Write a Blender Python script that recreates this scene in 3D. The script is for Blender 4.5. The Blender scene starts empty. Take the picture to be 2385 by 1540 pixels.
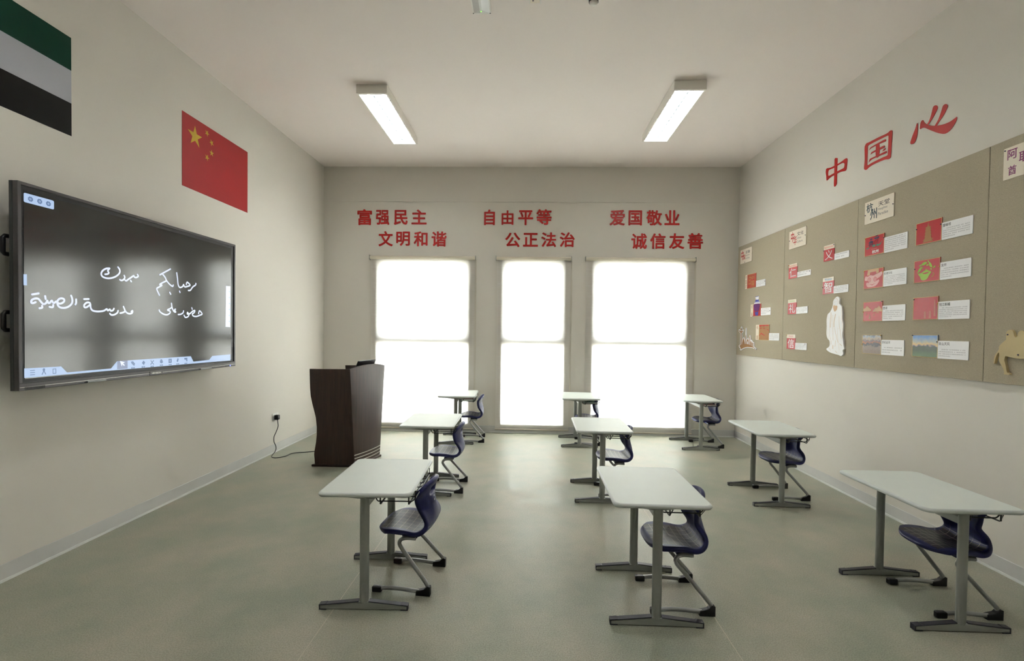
import bpy, bmesh, math, random
from mathutils import Vector, Matrix
from mathutils.geometry import tessellate_polygon

# ------------------------------------------------------------------ camera, daylight, exposure
scene = bpy.context.scene
COL = scene.collection
R, H, YB = 5.998, 3.856, -8.30          # room: x 0..R, z 0..H, back wall y 0, wall behind the camera YB

cam_d = bpy.data.cameras.new('camera')
cam = bpy.data.objects.new('camera', cam_d)
COL.objects.link(cam)
cam_d.sensor_fit = 'HORIZONTAL'
cam_d.sensor_width = 36.0
cam_d.lens = 1112.098 * 36.0 / 2385.0
cam_d.shift_x = 0.417 / 2385.0
cam_d.shift_y = 24.478 / 2385.0
cam_d.clip_start = 0.05
_yaw, _pitch, _roll = 0.032805, -0.019967, 0.012740
_f = Vector((-math.sin(_yaw) * math.cos(_pitch), math.cos(_yaw) * math.cos(_pitch), math.sin(_pitch)))
_r = Vector((math.cos(_yaw), math.sin(_yaw), 0.0))
_u = _r.cross(_f)
_r2 = math.cos(_roll) * _r + math.sin(_roll) * _u
_u2 = -math.sin(_roll) * _r + math.cos(_roll) * _u
_m = Matrix((_r2, _u2, -_f)).transposed().to_4x4()
_m.translation = (3.00488, -6.94178, 1.47977)
cam.matrix_world = _m
scene.camera = cam

world = bpy.data.worlds.new('daylight')
scene.world = world
world.use_nodes = True
_bg = world.node_tree.nodes['Background']
_bg.inputs['Color'].default_value = (0.94, 0.955, 1.0, 1)
_bg.inputs['Strength'].default_value = 29.0

scene.view_settings.view_transform = 'Standard'
scene.view_settings.look = 'None'
scene.view_settings.gamma = 1.0
scene.view_settings.use_curve_mapping = False
scene.view_settings.exposure = 0.45
try:
    scene.cycles.max_bounces = 7
    scene.cycles.diffuse_bounces = 5
    scene.cycles.glossy_bounces = 2
    scene.cycles.transparent_max_bounces = 6
    scene.cycles.use_adaptive_sampling = True
    scene.cycles.adaptive_threshold = 0.04
    scene.cycles.sample_clamp_indirect = 30.0
    scene.cycles.use_denoising = True
    scene.cycles.use_light_tree = False
    scene.cycles.caustics_reflective = False
    scene.cycles.caustics_refractive = False
except Exception:
    pass

# ------------------------------------------------------------------ helpers
def lin(c):
    return tuple((v / 12.92 if v <= 0.04045 else ((v + 0.055) / 1.055) ** 2.4) for v in (c[0] / 255, c[1] / 255, c[2] / 255)) + (1.0,)

def _new_mat(name):
    m = bpy.data.materials.new(name)
    m.use_nodes = True
    return m, m.node_tree.nodes, m.node_tree.links, m.node_tree.nodes['Principled BSDF']

def mat(name, rgb, rough=0.5, metal=0.0, spec=0.5, vary=0.04, scale=6.0, bump=0.0, bscale=200.0, ior=1.5, stretch=None):
    """principled material, its colour varied slightly by noise"""
    m, n, l, b = _new_mat(name)
    c = lin(rgb)
    tc = n.new('ShaderNodeTexCoord')
    src = tc.outputs['Object']
    if stretch:
        mp = n.new('ShaderNodeMapping')
        mp.inputs['Scale'].default_value = stretch
        l.new(src, mp.inputs['Vector'])
        src = mp.outputs['Vector']
    nz = n.new('ShaderNodeTexNoise')
    nz.inputs['Scale'].default_value = scale
    nz.inputs['Detail'].default_value = 4
    l.new(src, nz.inputs['Vector'])
    rp = n.new('ShaderNodeValToRGB')
    rp.color_ramp.elements[0].position = 0.3
    rp.color_ramp.elements[1].position = 0.7
    rp.color_ramp.elements[0].color = tuple(v * (1 - vary) for v in c[:3]) + (1,)
    rp.color_ramp.elements[1].color = tuple(min(1, v * (1 + vary)) for v in c[:3]) + (1,)
    l.new(nz.outputs['Fac'], rp.inputs['Fac'])
    l.new(rp.outputs['Color'], b.inputs['Base Color'])
    b.inputs['Roughness'].default_value = rough
    b.inputs['Metallic'].default_value = metal
    b.inputs['Specular IOR Level'].default_value = spec
    b.inputs['IOR'].default_value = ior
    if bump:
        n2 = n.new('ShaderNodeTexNoise')
        n2.inputs['Scale'].default_value = bscale
        n2.inputs['Detail'].default_value = 3
        l.new(src, n2.inputs['Vector'])
        bp = n.new('ShaderNodeBump')
        bp.inputs['Strength'].default_value = bump
        bp.inputs['Distance'].default_value = 0.002
        l.new(n2.outputs['Fac'], bp.inputs['Height'])
        l.new(bp.outputs['Normal'], b.inputs['Normal'])
    return m

def emit_mat(name, rgb, strength, base=(20, 20, 22), rough=0.25):
    m, n, l, b = _new_mat(name)
    b.inputs['Base Color'].default_value = lin(base)
    b.inputs['Roughness'].default_value = rough
    b.inputs['Emission Color'].default_value = lin(rgb)
    b.inputs['Emission Strength'].default_value = strength
    if strength < 10:
        m.cycles.emission_sampling = 'NONE'
    return m

class MB:
    """collects shapes and links them as one mesh object"""
    def __init__(self):
        self.v, self.f, self.uv = [], [], None
    def add(self, vs, fs):
        o = len(self.v)
        self.v += [tuple(p) for p in vs]
        self.f += [tuple(i + o for i in q) for q in fs]
        return self
    def box(self, x0, y0, z0, x1, y1, z1):
        vs = [(x, y, z) for z in (z0, z1) for y in (y0, y1) for x in (x0, x1)]
        return self.add(vs, [(0, 2, 3, 1), (4, 5, 7, 6), (0, 1, 5, 4), (2, 6, 7, 3), (0, 4, 6, 2), (1, 3, 7, 5)])
    def prism(self, loops, n0, n1):
        """loops: [outer, hole, ...] in (u, v); solid between n0 and n1"""
        loops = [[tuple(p) for p in lp] for lp in loops]
        tris = tessellate_polygon([[Vector((p[0], p[1], 0)) for p in lp] for lp in loops])
        flat = [p for lp in loops for p in lp]
        k = len(flat)
        vs = [(p[0], p[1], n0) for p in flat] + [(p[0], p[1], n1) for p in flat]
        fs = []
        for t in tris:
            a, b, c = (flat[i] for i in t)
            if (b[0] - a[0]) * (c[1] - a[1]) - (b[1] - a[1]) * (c[0] - a[0]) < 0:
                t = (t[0], t[2], t[1])
            fs.append(tuple(i + k for i in t))
            fs.append((t[2], t[1], t[0]))
        o = 0
        for j, lp in enumerate(loops):
            area = sum(lp[i][0] * lp[(i + 1) % len(lp)][1] - lp[(i + 1) % len(lp)][0] * lp[i][1] for i in range(len(lp)))
            ccw = (area > 0) == (j == 0)
            for i in range(len(lp)):
                a, b = o + i, o + (i + 1) % len(lp)
                fs.append((a, b, b + k, a + k) if ccw else (b, a, a + k, b + k))
            o += len(lp)
        return self.add(vs, fs)
    def tube(self, pts, r, seg=8, closed=False):
        pts = [Vector(p) for p in pts]
        n = len(pts)
        vs, fs = [], []
        up = None
        for i, p in enumerate(pts):
            if closed:
                d = (pts[(i + 1) % n] - pts[i - 1])
            else:
                d = pts[min(i + 1, n - 1)] - pts[max(i - 1, 0)]
            d.normalize()
            if up is None:
                up = Vector((0, 0, 1)) if abs(d.z) < 0.9 else Vector((1, 0, 0))
            a = d.cross(up).normalized()
            up = a.cross(d).normalized()
            rr = r[i] if isinstance(r, (list, tuple)) else r
            for s in range(seg):
                t = 2 * math.pi * s / seg
                vs.append(p + rr * (math.cos(t) * a + math.sin(t) * up))
        m = n if closed else n - 1
        for i in range(m):
            for s in range(seg):
                q, w = i * seg, ((i + 1) % n) * seg
                fs.append((q + s, q + (s + 1) % seg, w + (s + 1) % seg, w + s))
        if not closed:
            fs.append(tuple(range(seg - 1, -1, -1)))
            fs.append(tuple((n - 1) * seg + s for s in range(seg)))
        return self.add(vs, fs)
    def lathe(self, prof, c=(0, 0, 0), seg=20, axis='z'):
        vs, fs = [], []
        k = len(prof)
        for s in range(seg):
            t = 2 * math.pi * s / seg
            for r, h in prof:
                x, y, z = r * math.cos(t), r * math.sin(t), h
                if axis == 'x':
                    x, y, z = z, x, y
                elif axis == 'y':
                    x, y, z = y, z, x
                vs.append((c[0] + x, c[1] + y, c[2] + z))
        for s in range(seg):
            for i in range(k - 1):
                a, b = s * k + i, ((s + 1) % seg) * k + i
                fs.append((a, b, b + 1, a + 1))
        return self.add(vs, fs)
    def ribbon(self, pts, w, n=0.0, smooth=True, cap=True):
        """flat pen stroke in the (u, v) plane at height n"""
        p = [Vector((q[0], q[1])) for q in pts]
        if smooth and len(p) > 2:
            q = []
            for i in range(len(p) - 1):
                a, b, c, d = p[max(i - 1, 0)], p[i], p[i + 1], p[min(i + 2, len(p) - 1)]
                for s in range(4):
                    t = s / 4
                    q.append(0.5 * ((2 * b) + (c - a) * t + (2 * a - 5 * b + 4 * c - d) * t * t + (3 * b - a - 3 * c + d) * t ** 3))
            q.append(p[-1])
            p = q
        h = w / 2
        for i in range(len(p) - 1):
            d = p[i + 1] - p[i]
            if d.length < 1e-6:
                continue
            d = Vector((-d.y, d.x)).normalized() * h
            k = n + 0.00002 * (i % 3)
            self.add([(*(p[i] + d), k), (*(p[i] - d), k), (*(p[i + 1] - d), k), (*(p[i + 1] + d), k)], [(0, 1, 2, 3)])
        if cap:
            for i, c in enumerate(p):
                self.add([(c.x + h * math.cos(k * math.pi / 4), c.y + h * math.sin(k * math.pi / 4), n + 0.00002 * (3 + i % 3)) for k in range(8)], [tuple(range(8))])
        return self
    def build(self, name, material, parent=None, bevel=0.0, segs=2, smooth=None, fix=True):
        me = bpy.data.meshes.new(name)
        me.from_pydata(self.v, [], self.f)
        if fix or bevel:
            bm = bmesh.new()
            bm.from_mesh(me)
            if fix:
                bmesh.ops.recalc_face_normals(bm, faces=bm.faces)
            if bevel:
                es = [e for e in bm.edges if len(e.link_faces) == 2 and e.calc_face_angle(0) > 0.6]
                bmesh.ops.bevel(bm, geom=es, offset=bevel, segments=segs, profile=0.6, affect='EDGES', clamp_overlap=True)
            bm.to_mesh(me)
            bm.free()
        me.update()
        if smooth:
            for p in me.polygons:
                p.use_smooth = True
            try:
                me.set_sharp_from_angle(angle=smooth)
            except Exception:
                pass
        me.materials.append(material)
        o = bpy.data.objects.new(name, me)
        COL.objects.link(o)
        if parent:
            o.parent = parent
        return o

def tag(o, label=None, cat=None, group=None, kind=None):
    if label: o['label'] = label
    if cat: o['category'] = cat
    if group: o['group'] = group
    if kind: o['kind'] = kind
    return o

def thing(name, label, cat, mw=None, group=None):
    o = bpy.data.objects.new(name, None)
    o.empty_display_size = 0.05
    COL.objects.link(o)
    if mw is not None:
        o.matrix_world = mw
    return tag(o, label, cat, group)

def struct(o):
    o['kind'] = 'structure'
    return o

def children(o):
    return [c for c in list(bpy.data.objects) if c.parent == o]

def copy_tree(o, parent=None):
    kids = KIDS.get(o.name) or children(o)
    c = o.copy()
    COL.objects.link(c)
    c.parent = parent
    for ch in kids:
        copy_tree(ch, c)
    return c
KIDS = {}

def frame(wall, u, v, n=0.0):
    """matrix whose x runs to the viewer's right along the wall, y up, z out of the wall; u is the world coordinate along the wall"""
    if wall == 'right':
        M = Matrix(((0, 0, -1, R - n), (-1, 0, 0, u), (0, 1, 0, v), (0, 0, 0, 1)))
    elif wall == 'left':
        M = Matrix(((0, 0, 1, n), (1, 0, 0, u), (0, 1, 0, v), (0, 0, 0, 1)))
    else:
        M = Matrix(((1, 0, 0, u), (0, 0, -1, -n), (0, 1, 0, v), (0, 0, 0, 1)))
    return M

def at(x, y, z=0.0, rz=0.0):
    return Matrix.Translation((x, y, z)) @ Matrix.Rotation(rz, 4, 'Z')

_glyphs = {}
def glyphs(s, bold=0.0):
    """outline mesh of a piece of lettering: (verts, faces) with its bounding box"""
    key = (s, bold)
    if key not in _glyphs:
        c = bpy.data.curves.new('lettering', 'FONT')
        c.body = s
        c.resolution_u = 3
        o = bpy.data.objects.new('lettering', c)
        COL.objects.link(o)
        dg = bpy.context.evaluated_depsgraph_get()
        me = bpy.data.meshes.new_from_object(o.evaluated_get(dg))
        v0 = [tuple(v.co) for v in me.vertices]
        f0 = [tuple(p.vertices) for p in me.polygons]
        vs, fs = [], []
        shifts = [(0, 0)] if not bold else [(bold * math.cos(k * math.pi / 4 + 0.39), bold * math.sin(k * math.pi / 4 + 0.39)) for k in range(8)]
        for dx, dy in shifts:
            k = len(vs)
            vs += [(x + dx, y + dy, 0.00003 * len(vs) / max(1, len(v0))) for x, y, z in v0]
            fs += [tuple(i + k for i in f) for f in f0]
        bpy.data.objects.remove(o)
        bpy.data.meshes.remove(me)
        bpy.data.curves.remove(c)
        xs, ys = [v[0] for v in vs], [v[1] for v in vs]
        _glyphs[key] = (vs, fs, (min(xs), min(ys), max(xs), max(ys)))
    return _glyphs[key]

def letter(mb, s, u0, v0, u1, v1, n=0.0, bold=0.0, keep=False, depth=0.0):
    """lettering stretched into the rectangle (keep: keep proportions, fit height, start at u0)"""
    vs, fs, (a, b, c, d) = glyphs(s, bold)
    sy = (v1 - v0) / (d - b)
    sx = sy if keep else (u1 - u0) / (c - a)
    fl = [(u0 + (x - a) * sx, v0 + (y - b) * sy, n + depth + z) for x, y, z in vs]
    mb.add(fl, fs)
    if depth:
        cnt = {}
        for f in fs:
            for i in range(len(f)):
                e = (f[i], f[(i + 1) % len(f)])
                cnt[e] = 1
        k = len(vs)
        bk = [(p[0], p[1], n) for p in fl]
        side = [(e[1], e[0], e[0] + k, e[1] + k) for e in cnt if (e[1], e[0]) not in cnt]
        mb.add(fl + bk, side)
    return mb

def smooth_loop(pts, per=3):
    n = len(pts)
    p = [Vector((q[0], q[1])) for q in pts]
    out = []
    for i in range(n):
        a, b, c, d = p[i - 1], p[i], p[(i + 1) % n], p[(i + 2) % n]
        for s in range(per):
            t = s / per
            v = 0.5 * ((2 * b) + (c - a) * t + (2 * a - 5 * b + 4 * c - d) * t * t + (3 * b - a - 3 * c + d) * t ** 3)
            out.append((v.x, v.y))
    return out

def rrect(u0, v0, u1, v1, r, seg=4):
    pts = []
    for cx, cy, a0 in ((u1 - r, v1 - r, 0), (u0 + r, v1 - r, 90), (u0 + r, v0 + r, 180), (u1 - r, v0 + r, 270)):
        for i in range(seg + 1):
            t = math.radians(a0 + 90 * i / seg)
            pts.append((cx + r * math.cos(t), cy + r * math.sin(t)))
    return pts

# ------------------------------------------------------------------ materials
M = {}
M['wall'] = mat('cream_wall_paint', (221, 217, 209), 0.75, spec=0.25, vary=0.012, scale=1.5)
M['ceiling'] = mat('white_ceiling_paint', (238, 230, 225), 0.85, spec=0.2, vary=0.01, scale=1.5)
M['skirting'] = mat('grey_skirting', (205, 205, 203), 0.5, vary=0.05, scale=3)
M['skirting_lip'] = mat('pale_skirting_lip', (226, 228, 226), 0.45, vary=0.03)
M['outside'] = mat('pale_paving', (226, 221, 210), 0.8)
M['alu'] = mat('white_window_frame', (150, 150, 148), 0.4)
M['top'] = mat('pale_laminate', (221, 228, 223), 0.46, spec=0.25, vary=0.012, scale=9)
M['edge'] = mat('grey_edge_band', (204, 210, 209), 0.42, vary=0.02)
M['steel'] = mat('grey_powder_coat', (150, 153, 148), 0.42, spec=0.4, vary=0.03)
M['cap'] = mat('dark_plastic_trim', (46, 46, 56), 0.4, vary=0.08)
M['black'] = mat('black_plastic', (24, 24, 28), 0.4, vary=0.1)
M['wire'] = mat('black_wire', (22, 22, 24), 0.35, vary=0.1)
M['tube'] = mat('silver_tube', (158, 160, 160), 0.33, metal=0.35, vary=0.03)
M['bezel'] = mat('anthracite_bezel', (78, 75, 78), 0.38, vary=0.05)
M['bezel_side'] = mat('dark_bezel_side', (58, 60, 62), 0.45, vary=0.05)
M['wood'] = mat('dark_walnut_veneer', (58, 38, 31), 0.34, spec=0.5, vary=0.28, scale=5.0, stretch=(9, 9, 0.7))
M['wood_edge'] = mat('walnut_edge', (42, 25, 21), 0.4, vary=0.1)
M['silver'] = mat('silver_strip', (214, 210, 204), 0.3, metal=0.6, vary=0.02)
M['white'] = mat('white_plastic', (228, 226, 220), 0.4, vary=0.02)
M['cream'] = mat('cream_card', (232, 222, 206), 0.45, vary=0.01)
M['paper'] = mat('white_card', (236, 236, 238), 0.42, vary=0.01)
M['card_edge'] = mat('card_edge', (214, 190, 130), 0.6)
M['card_red'] = mat('red_print', (186, 44, 52), 0.36, vary=0.02)
M['gold'] = mat('gold_print', (184, 146, 86), 0.45, vary=0.04)
M['brown_print'] = mat('bronze_print', (166, 118, 70), 0.4, vary=0.04)
M['teal_ink'] = mat('dark_teal_ink', (40, 70, 84), 0.5)
M['dark_ink'] = mat('black_ink', (44, 42, 44), 0.5)
M['grey_ink'] = mat('grey_ink', (112, 110, 114), 0.6)
M['fine_print'] = mat('fine_print', (150, 148, 152), 0.6)
M['red_ink'] = mat('red_ink', (192, 46, 44), 0.5)
M['orange_ink'] = mat('orange_ink', (218, 110, 84), 0.5)
M['blue_ink'] = mat('blue_ink', (88, 154, 206), 0.5)
M['green_ink'] = mat('lime_ink', (170, 206, 110), 0.5)
M['pink_ink'] = mat('pink_ink', (212, 110, 124), 0.5)
M['purple_ink'] = mat('purple_ink', (134, 50, 108), 0.5)
M['navy_print'] = mat('navy_print', (52, 52, 92), 0.45)
M['green_print'] = mat('green_print', (64, 150, 126), 0.45)
M['lime_print'] = mat('lime_print', (152, 190, 56), 0.42)
M['pale_pink'] = mat('pale_pink_print', (226, 176, 172), 0.45)
M['cobalt'] = mat('cobalt_print', (66, 74, 170), 0.4, vary=0.1, scale=120)
M['violet'] = mat('violet_print', (104, 46, 116), 0.4, vary=0.5, scale=130)
M['line_print'] = mat('fawn_line_print', (216, 190, 164), 0.5)
M['tan_print'] = mat('tan_print', (208, 168, 130), 0.5)
M['vinyl_red'] = mat('red_vinyl', (192, 30, 28), 0.4, vary=0.02)
M['wood_cut'] = mat('pale_plywood', (196, 178, 132), 0.6, vary=0.05, scale=12)
M['pin_dark'] = mat('dark_pin', (40, 44, 84), 0.3)
M['pin_gold'] = mat('yellow_pin', (222, 164, 40), 0.3)
M['flag_green'] = mat('flag_green', (8, 60, 46), 0.6, spec=0.2, vary=0.03)
M['flag_white'] = mat('flag_white', (184, 186, 196), 0.6, spec=0.2, vary=0.01)
M['flag_black'] = mat('flag_black', (24, 22, 22), 0.6, spec=0.2, vary=0.03)
M['flag_red'] = mat('flag_red', (172, 32, 36), 0.5, vary=0.03)
M['flag_yellow'] = mat('flag_yellow', (206, 172, 44), 0.45, vary=0.02)
M['reflector'] = mat('white_reflector', (240, 244, 246), 0.35, vary=0.01)
M['louvre'] = mat('satin_louvre', (128, 140, 142), 0.35, vary=0.02)
M['lamp_body'] = mat('lamp_housing', (238, 234, 226), 0.5, vary=0.02)
M['blue_book'] = mat('teal_cover', (64, 120, 104), 0.5, vary=0.1)
M['red_book'] = mat('maroon_cover', (128, 60, 62), 0.5, vary=0.1)
M['green_book'] = mat('green_cover', (86, 132, 92), 0.5, vary=0.1)
M['tube_glow'] = emit_mat('fluorescent_tube', (250, 250, 248), 32.0, (255, 255, 255))
M['led_green'] = emit_mat('green_led', (120, 255, 60), 2.0)
M['led_blue'] = emit_mat('blue_led', (120, 130, 255), 3.0)
M['ui'] = emit_mat('screen_panel_blue', (186, 210, 244), 0.66)
M['ui_mid'] = emit_mat('screen_tile', (150, 164, 196), 0.55)
M['ui_icon'] = emit_mat('screen_icon', (112, 140, 182), 0.55)
M['ui_white'] = emit_mat('screen_white', (225, 232, 250), 0.8)
M['ink_white'] = emit_mat('screen_ink', (214, 222, 250), 0.85)

def photo_mat(name, stops, cloud):
    """printed landscape: colour bands up the card, broken up by noise"""
    m, n, l, b = _new_mat(name)
    tc = n.new('ShaderNodeTexCoord')
    sp = n.new('ShaderNodeSeparateXYZ')
    nz = n.new('ShaderNodeTexNoise'); nz.inputs['Scale'].default_value = 38; nz.inputs['Detail'].default_value = 5
    ad = n.new('ShaderNodeMath'); ad.operation = 'MULTIPLY_ADD'
    ad.inputs[1].default_value = cloud; 
    rp = n.new('ShaderNodeValToRGB')
    l.new(tc.outputs['Generated'], sp.inputs[0])
    l.new(tc.outputs['Object'], nz.inputs['Vector'])
    sb = n.new('ShaderNodeMath'); sb.operation = 'SUBTRACT'; sb.inputs[1].default_value = 0.5
    l.new(nz.outputs['Fac'], sb.inputs[0]); l.new(sb.outputs[0], ad.inputs[0]); l.new(sp.outputs['Y'], ad.inputs[2])
    l.new(ad.outputs[0], rp.inputs['Fac'])
    while len(rp.color_ramp.elements) < len(stops):
        rp.color_ramp.elements.new(0.5)
    for e, (p, c) in zip(rp.color_ramp.elements, stops):
        e.position = p; e.color = lin(c)
    l.new(rp.outputs['Color'], b.inputs['Base Color'])
    b.inputs['Roughness'].default_value = 0.36
    return m
M['photo_river'] = photo_mat('river_photo', [(0.1, (130, 112, 100)), (0.38, (150, 132, 120)), (0.46, (62, 58, 66)), (0.55, (74, 66, 78)), (0.585, (206, 136, 96)), (0.66, (104, 90, 104)), (0.80, (196, 178, 160)), (0.92, (176, 186, 196)), (1.0, (88, 96, 130))], 0.42)
M['photo_hill'] = photo_mat('hill_photo', [(0.08, (72, 104, 60)), (0.30, (58, 78, 52)), (0.47, (66, 82, 62)), (0.50, (120, 116, 138)), (0.56, (226, 196, 138)), (0.70, (176, 186, 186)), (0.86, (124, 160, 206)), (1.0, (88, 134, 206))], 0.26)

def blind_mat():
    m, n, l, b = _new_mat('woven_blind_fabric')
    n.remove(b)
    out = n['Material Output']
    tc = n.new('ShaderNodeTexCoord')
    mp = n.new('ShaderNodeMapping'); mp.inputs['Scale'].default_value = (3.0, 150.0, 3.0)
    nz = n.new('ShaderNodeTexNoise'); nz.inputs['Scale'].default_value = 1.6; nz.inputs['Detail'].default_value = 5; nz.inputs['Roughness'].default_value = 0.65
    rp = n.new('ShaderNodeValToRGB')
    rp.color_ramp.elements[0].position = 0.32; rp.color_ramp.elements[1].position = 0.68
    rp.color_ramp.elements[0].color = (0.80, 0.76, 0.70, 1); rp.color_ramp.elements[1].color = (0.94, 0.925, 0.90, 1)
    l.new(tc.outputs['Object'], mp.inputs['Vector']); l.new(mp.outputs['Vector'], nz.inputs['Vector']); l.new(nz.outputs['Fac'], rp.inputs['Fac'])
    tr = n.new('ShaderNodeBsdfTranslucent'); df = n.new('ShaderNodeBsdfDiffuse'); mx = n.new('ShaderNodeMixShader')
    hs = n.new('ShaderNodeHueSaturation'); hs.inputs['Value'].default_value = 0.82
    l.new(rp.outputs['Color'], tr.inputs['Color']); l.new(rp.outputs['Color'], hs.inputs['Color']); l.new(hs.outputs['Color'], df.inputs['Color'])
    mx.inputs['Fac'].default_value = 0.42
    l.new(df.outputs[0], mx.inputs[1]); l.new(tr.outputs[0], mx.inputs[2]); l.new(mx.outputs[0], out.inputs['Surface'])
    return m
M['blind'] = blind_mat()

def glass_mat():
    m, n, l, b = _new_mat('window_glass')
    n.remove(b)
    out = n['Material Output']
    t = n.new('ShaderNodeBsdfTransparent'); t.inputs['Color'].default_value = (0.93, 0.96, 0.95, 1)
    g = n.new('ShaderNodeBsdfGlossy'); g.inputs['Roughness'].default_value = 0.02
    f = n.new('ShaderNodeFresnel'); f.inputs['IOR'].default_value = 1.45
    mx = n.new('ShaderNodeMixShader')
    l.new(f.outputs[0], mx.inputs['Fac']); l.new(t.outputs[0], mx.inputs[1]); l.new(g.outputs[0], mx.inputs[2]); l.new(mx.outputs[0], out.inputs['Surface'])
    return m
M['glass'] = glass_mat()

def screen_mat():
    m, n, l, b = _new_mat('anti_glare_screen')
    b.inputs['Base Color'].default_value = lin((22, 25, 23))
    b.inputs['Roughness'].default_value = 0.13
    b.inputs['IOR'].default_value = 1.75
    b.inputs['Emission Color'].default_value = lin((110, 112, 108))
    b.inputs['Emission Strength'].default_value = 0.05
    m.cycles.emission_sampling = 'NONE'
    return m
M['screen'] = screen_mat()

def floor_mat():
    m, n, l, b = _new_mat('sage_vinyl_floor')
    tc = n.new('ShaderNodeTexCoord')
    n1 = n.new('ShaderNodeTexNoise'); n1.inputs['Scale'].default_value = 2.2; n1.inputs['Detail'].default_value = 9; n1.inputs['Roughness'].default_value = 0.62
    n2 = n.new('ShaderNodeTexNoise'); n2.inputs['Scale'].default_value = 160; n2.inputs['Detail'].default_value = 2
    for a in (n1, n2): l.new(tc.outputs['Object'], a.inputs['Vector'])
    r1 = n.new('ShaderNodeValToRGB')
    r1.color_ramp.elements[0].position = 0.35; r1.color_ramp.elements[1].position = 0.68
    r1.color_ramp.elements[0].color = lin((156, 162, 145)); r1.color_ramp.elements[1].color = lin((186, 181, 164))
    r2 = n.new('ShaderNodeValToRGB')
    r2.color_ramp.elements[0].position = 0.36; r2.color_ramp.elements[1].position = 0.62
    r2.color_ramp.elements[0].color = (0.66, 0.66, 0.63, 1); r2.color_ramp.elements[1].color = (1, 1, 1, 1)
    l.new(n1.outputs['Fac'], r1.inputs['Fac']); l.new(n2.outputs['Fac'], r2.inputs['Fac'])
    mx = n.new('ShaderNodeMix'); mx.data_type = 'RGBA'; mx.blend_type = 'MULTIPLY'; mx.inputs['Factor'].default_value = 0.8
    l.new(r1.outputs['Color'], mx.inputs[6]); l.new(r2.outputs['Color'], mx.inputs[7])
    # welded sheet seams at x = 2 and x = 4
    sp = n.new('ShaderNodeSeparateXYZ'); l.new(tc.outputs['Object'], sp.inputs[0])
    md = n.new('ShaderNodeMath'); md.operation = 'PINGPONG'; md.inputs[1].default_value = 1.0
    l.new(sp.outputs['X'], md.inputs[0])
    lt = n.new('ShaderNodeMath'); lt.operation = 'LESS_THAN'; lt.inputs[1].default_value = 0.0016
    l.new(md.outputs[0], lt.inputs[0])
    ms = n.new('ShaderNodeMix'); ms.data_type = 'RGBA'
    l.new(lt.outputs[0], ms.inputs['Factor']); l.new(mx.outputs[2], ms.inputs[6]); ms.inputs[7].default_value = lin((196, 190, 170))
    l.new(ms.outputs[2], b.inputs['Base Color'])
    # circular polishing swirls and scuffs in the finish
    v = n.new('ShaderNodeTexVoronoi'); v.inputs['Scale'].default_value = 1.4
    l.new(tc.outputs['Object'], v.inputs['Vector'])
    w = n.new('ShaderNodeMath'); w.operation = 'MULTIPLY'; w.inputs[1].default_value = 190
    sn = n.new('ShaderNodeMath'); sn.operation = 'SINE'
    l.new(v.outputs['Distance'], w.inputs[0]); l.new(w.outputs[0], sn.inputs[0])
    mr = n.new('ShaderNodeMapRange'); mr.inputs[1].default_value = 0.3; mr.inputs[2].default_value = 0.7; mr.inputs[3].default_value = 0.34; mr.inputs[4].default_value = 0.52
    l.new(n1.outputs['Fac'], mr.inputs[0]); l.new(mr.outputs[0], b.inputs['Roughness'])
    ad = n.new('ShaderNodeMath'); ad.operation = 'MULTIPLY_ADD'; ad.inputs[1].default_value = 0.12
    l.new(sn.outputs[0], ad.inputs[0]); l.new(n2.outputs['Fac'], ad.inputs[2])
    bp = n.new('ShaderNodeBump'); bp.inputs['Strength'].default_value = 0.05; bp.inputs['Distance'].default_value = 0.0015
    l.new(ad.outputs[0], bp.inputs['Height']); l.new(bp.outputs['Normal'], b.inputs['Normal'])
    b.inputs['Specular IOR Level'].default_value = 0.38
    return m
M['floor'] = floor_mat()

def felt_mat():
    m = mat('beige_pinboard_fabric', (175, 166, 146), 0.9, spec=0.1, vary=0.16, scale=240, bump=0.25, bscale=420)
    return m
M['felt'] = felt_mat()

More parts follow.
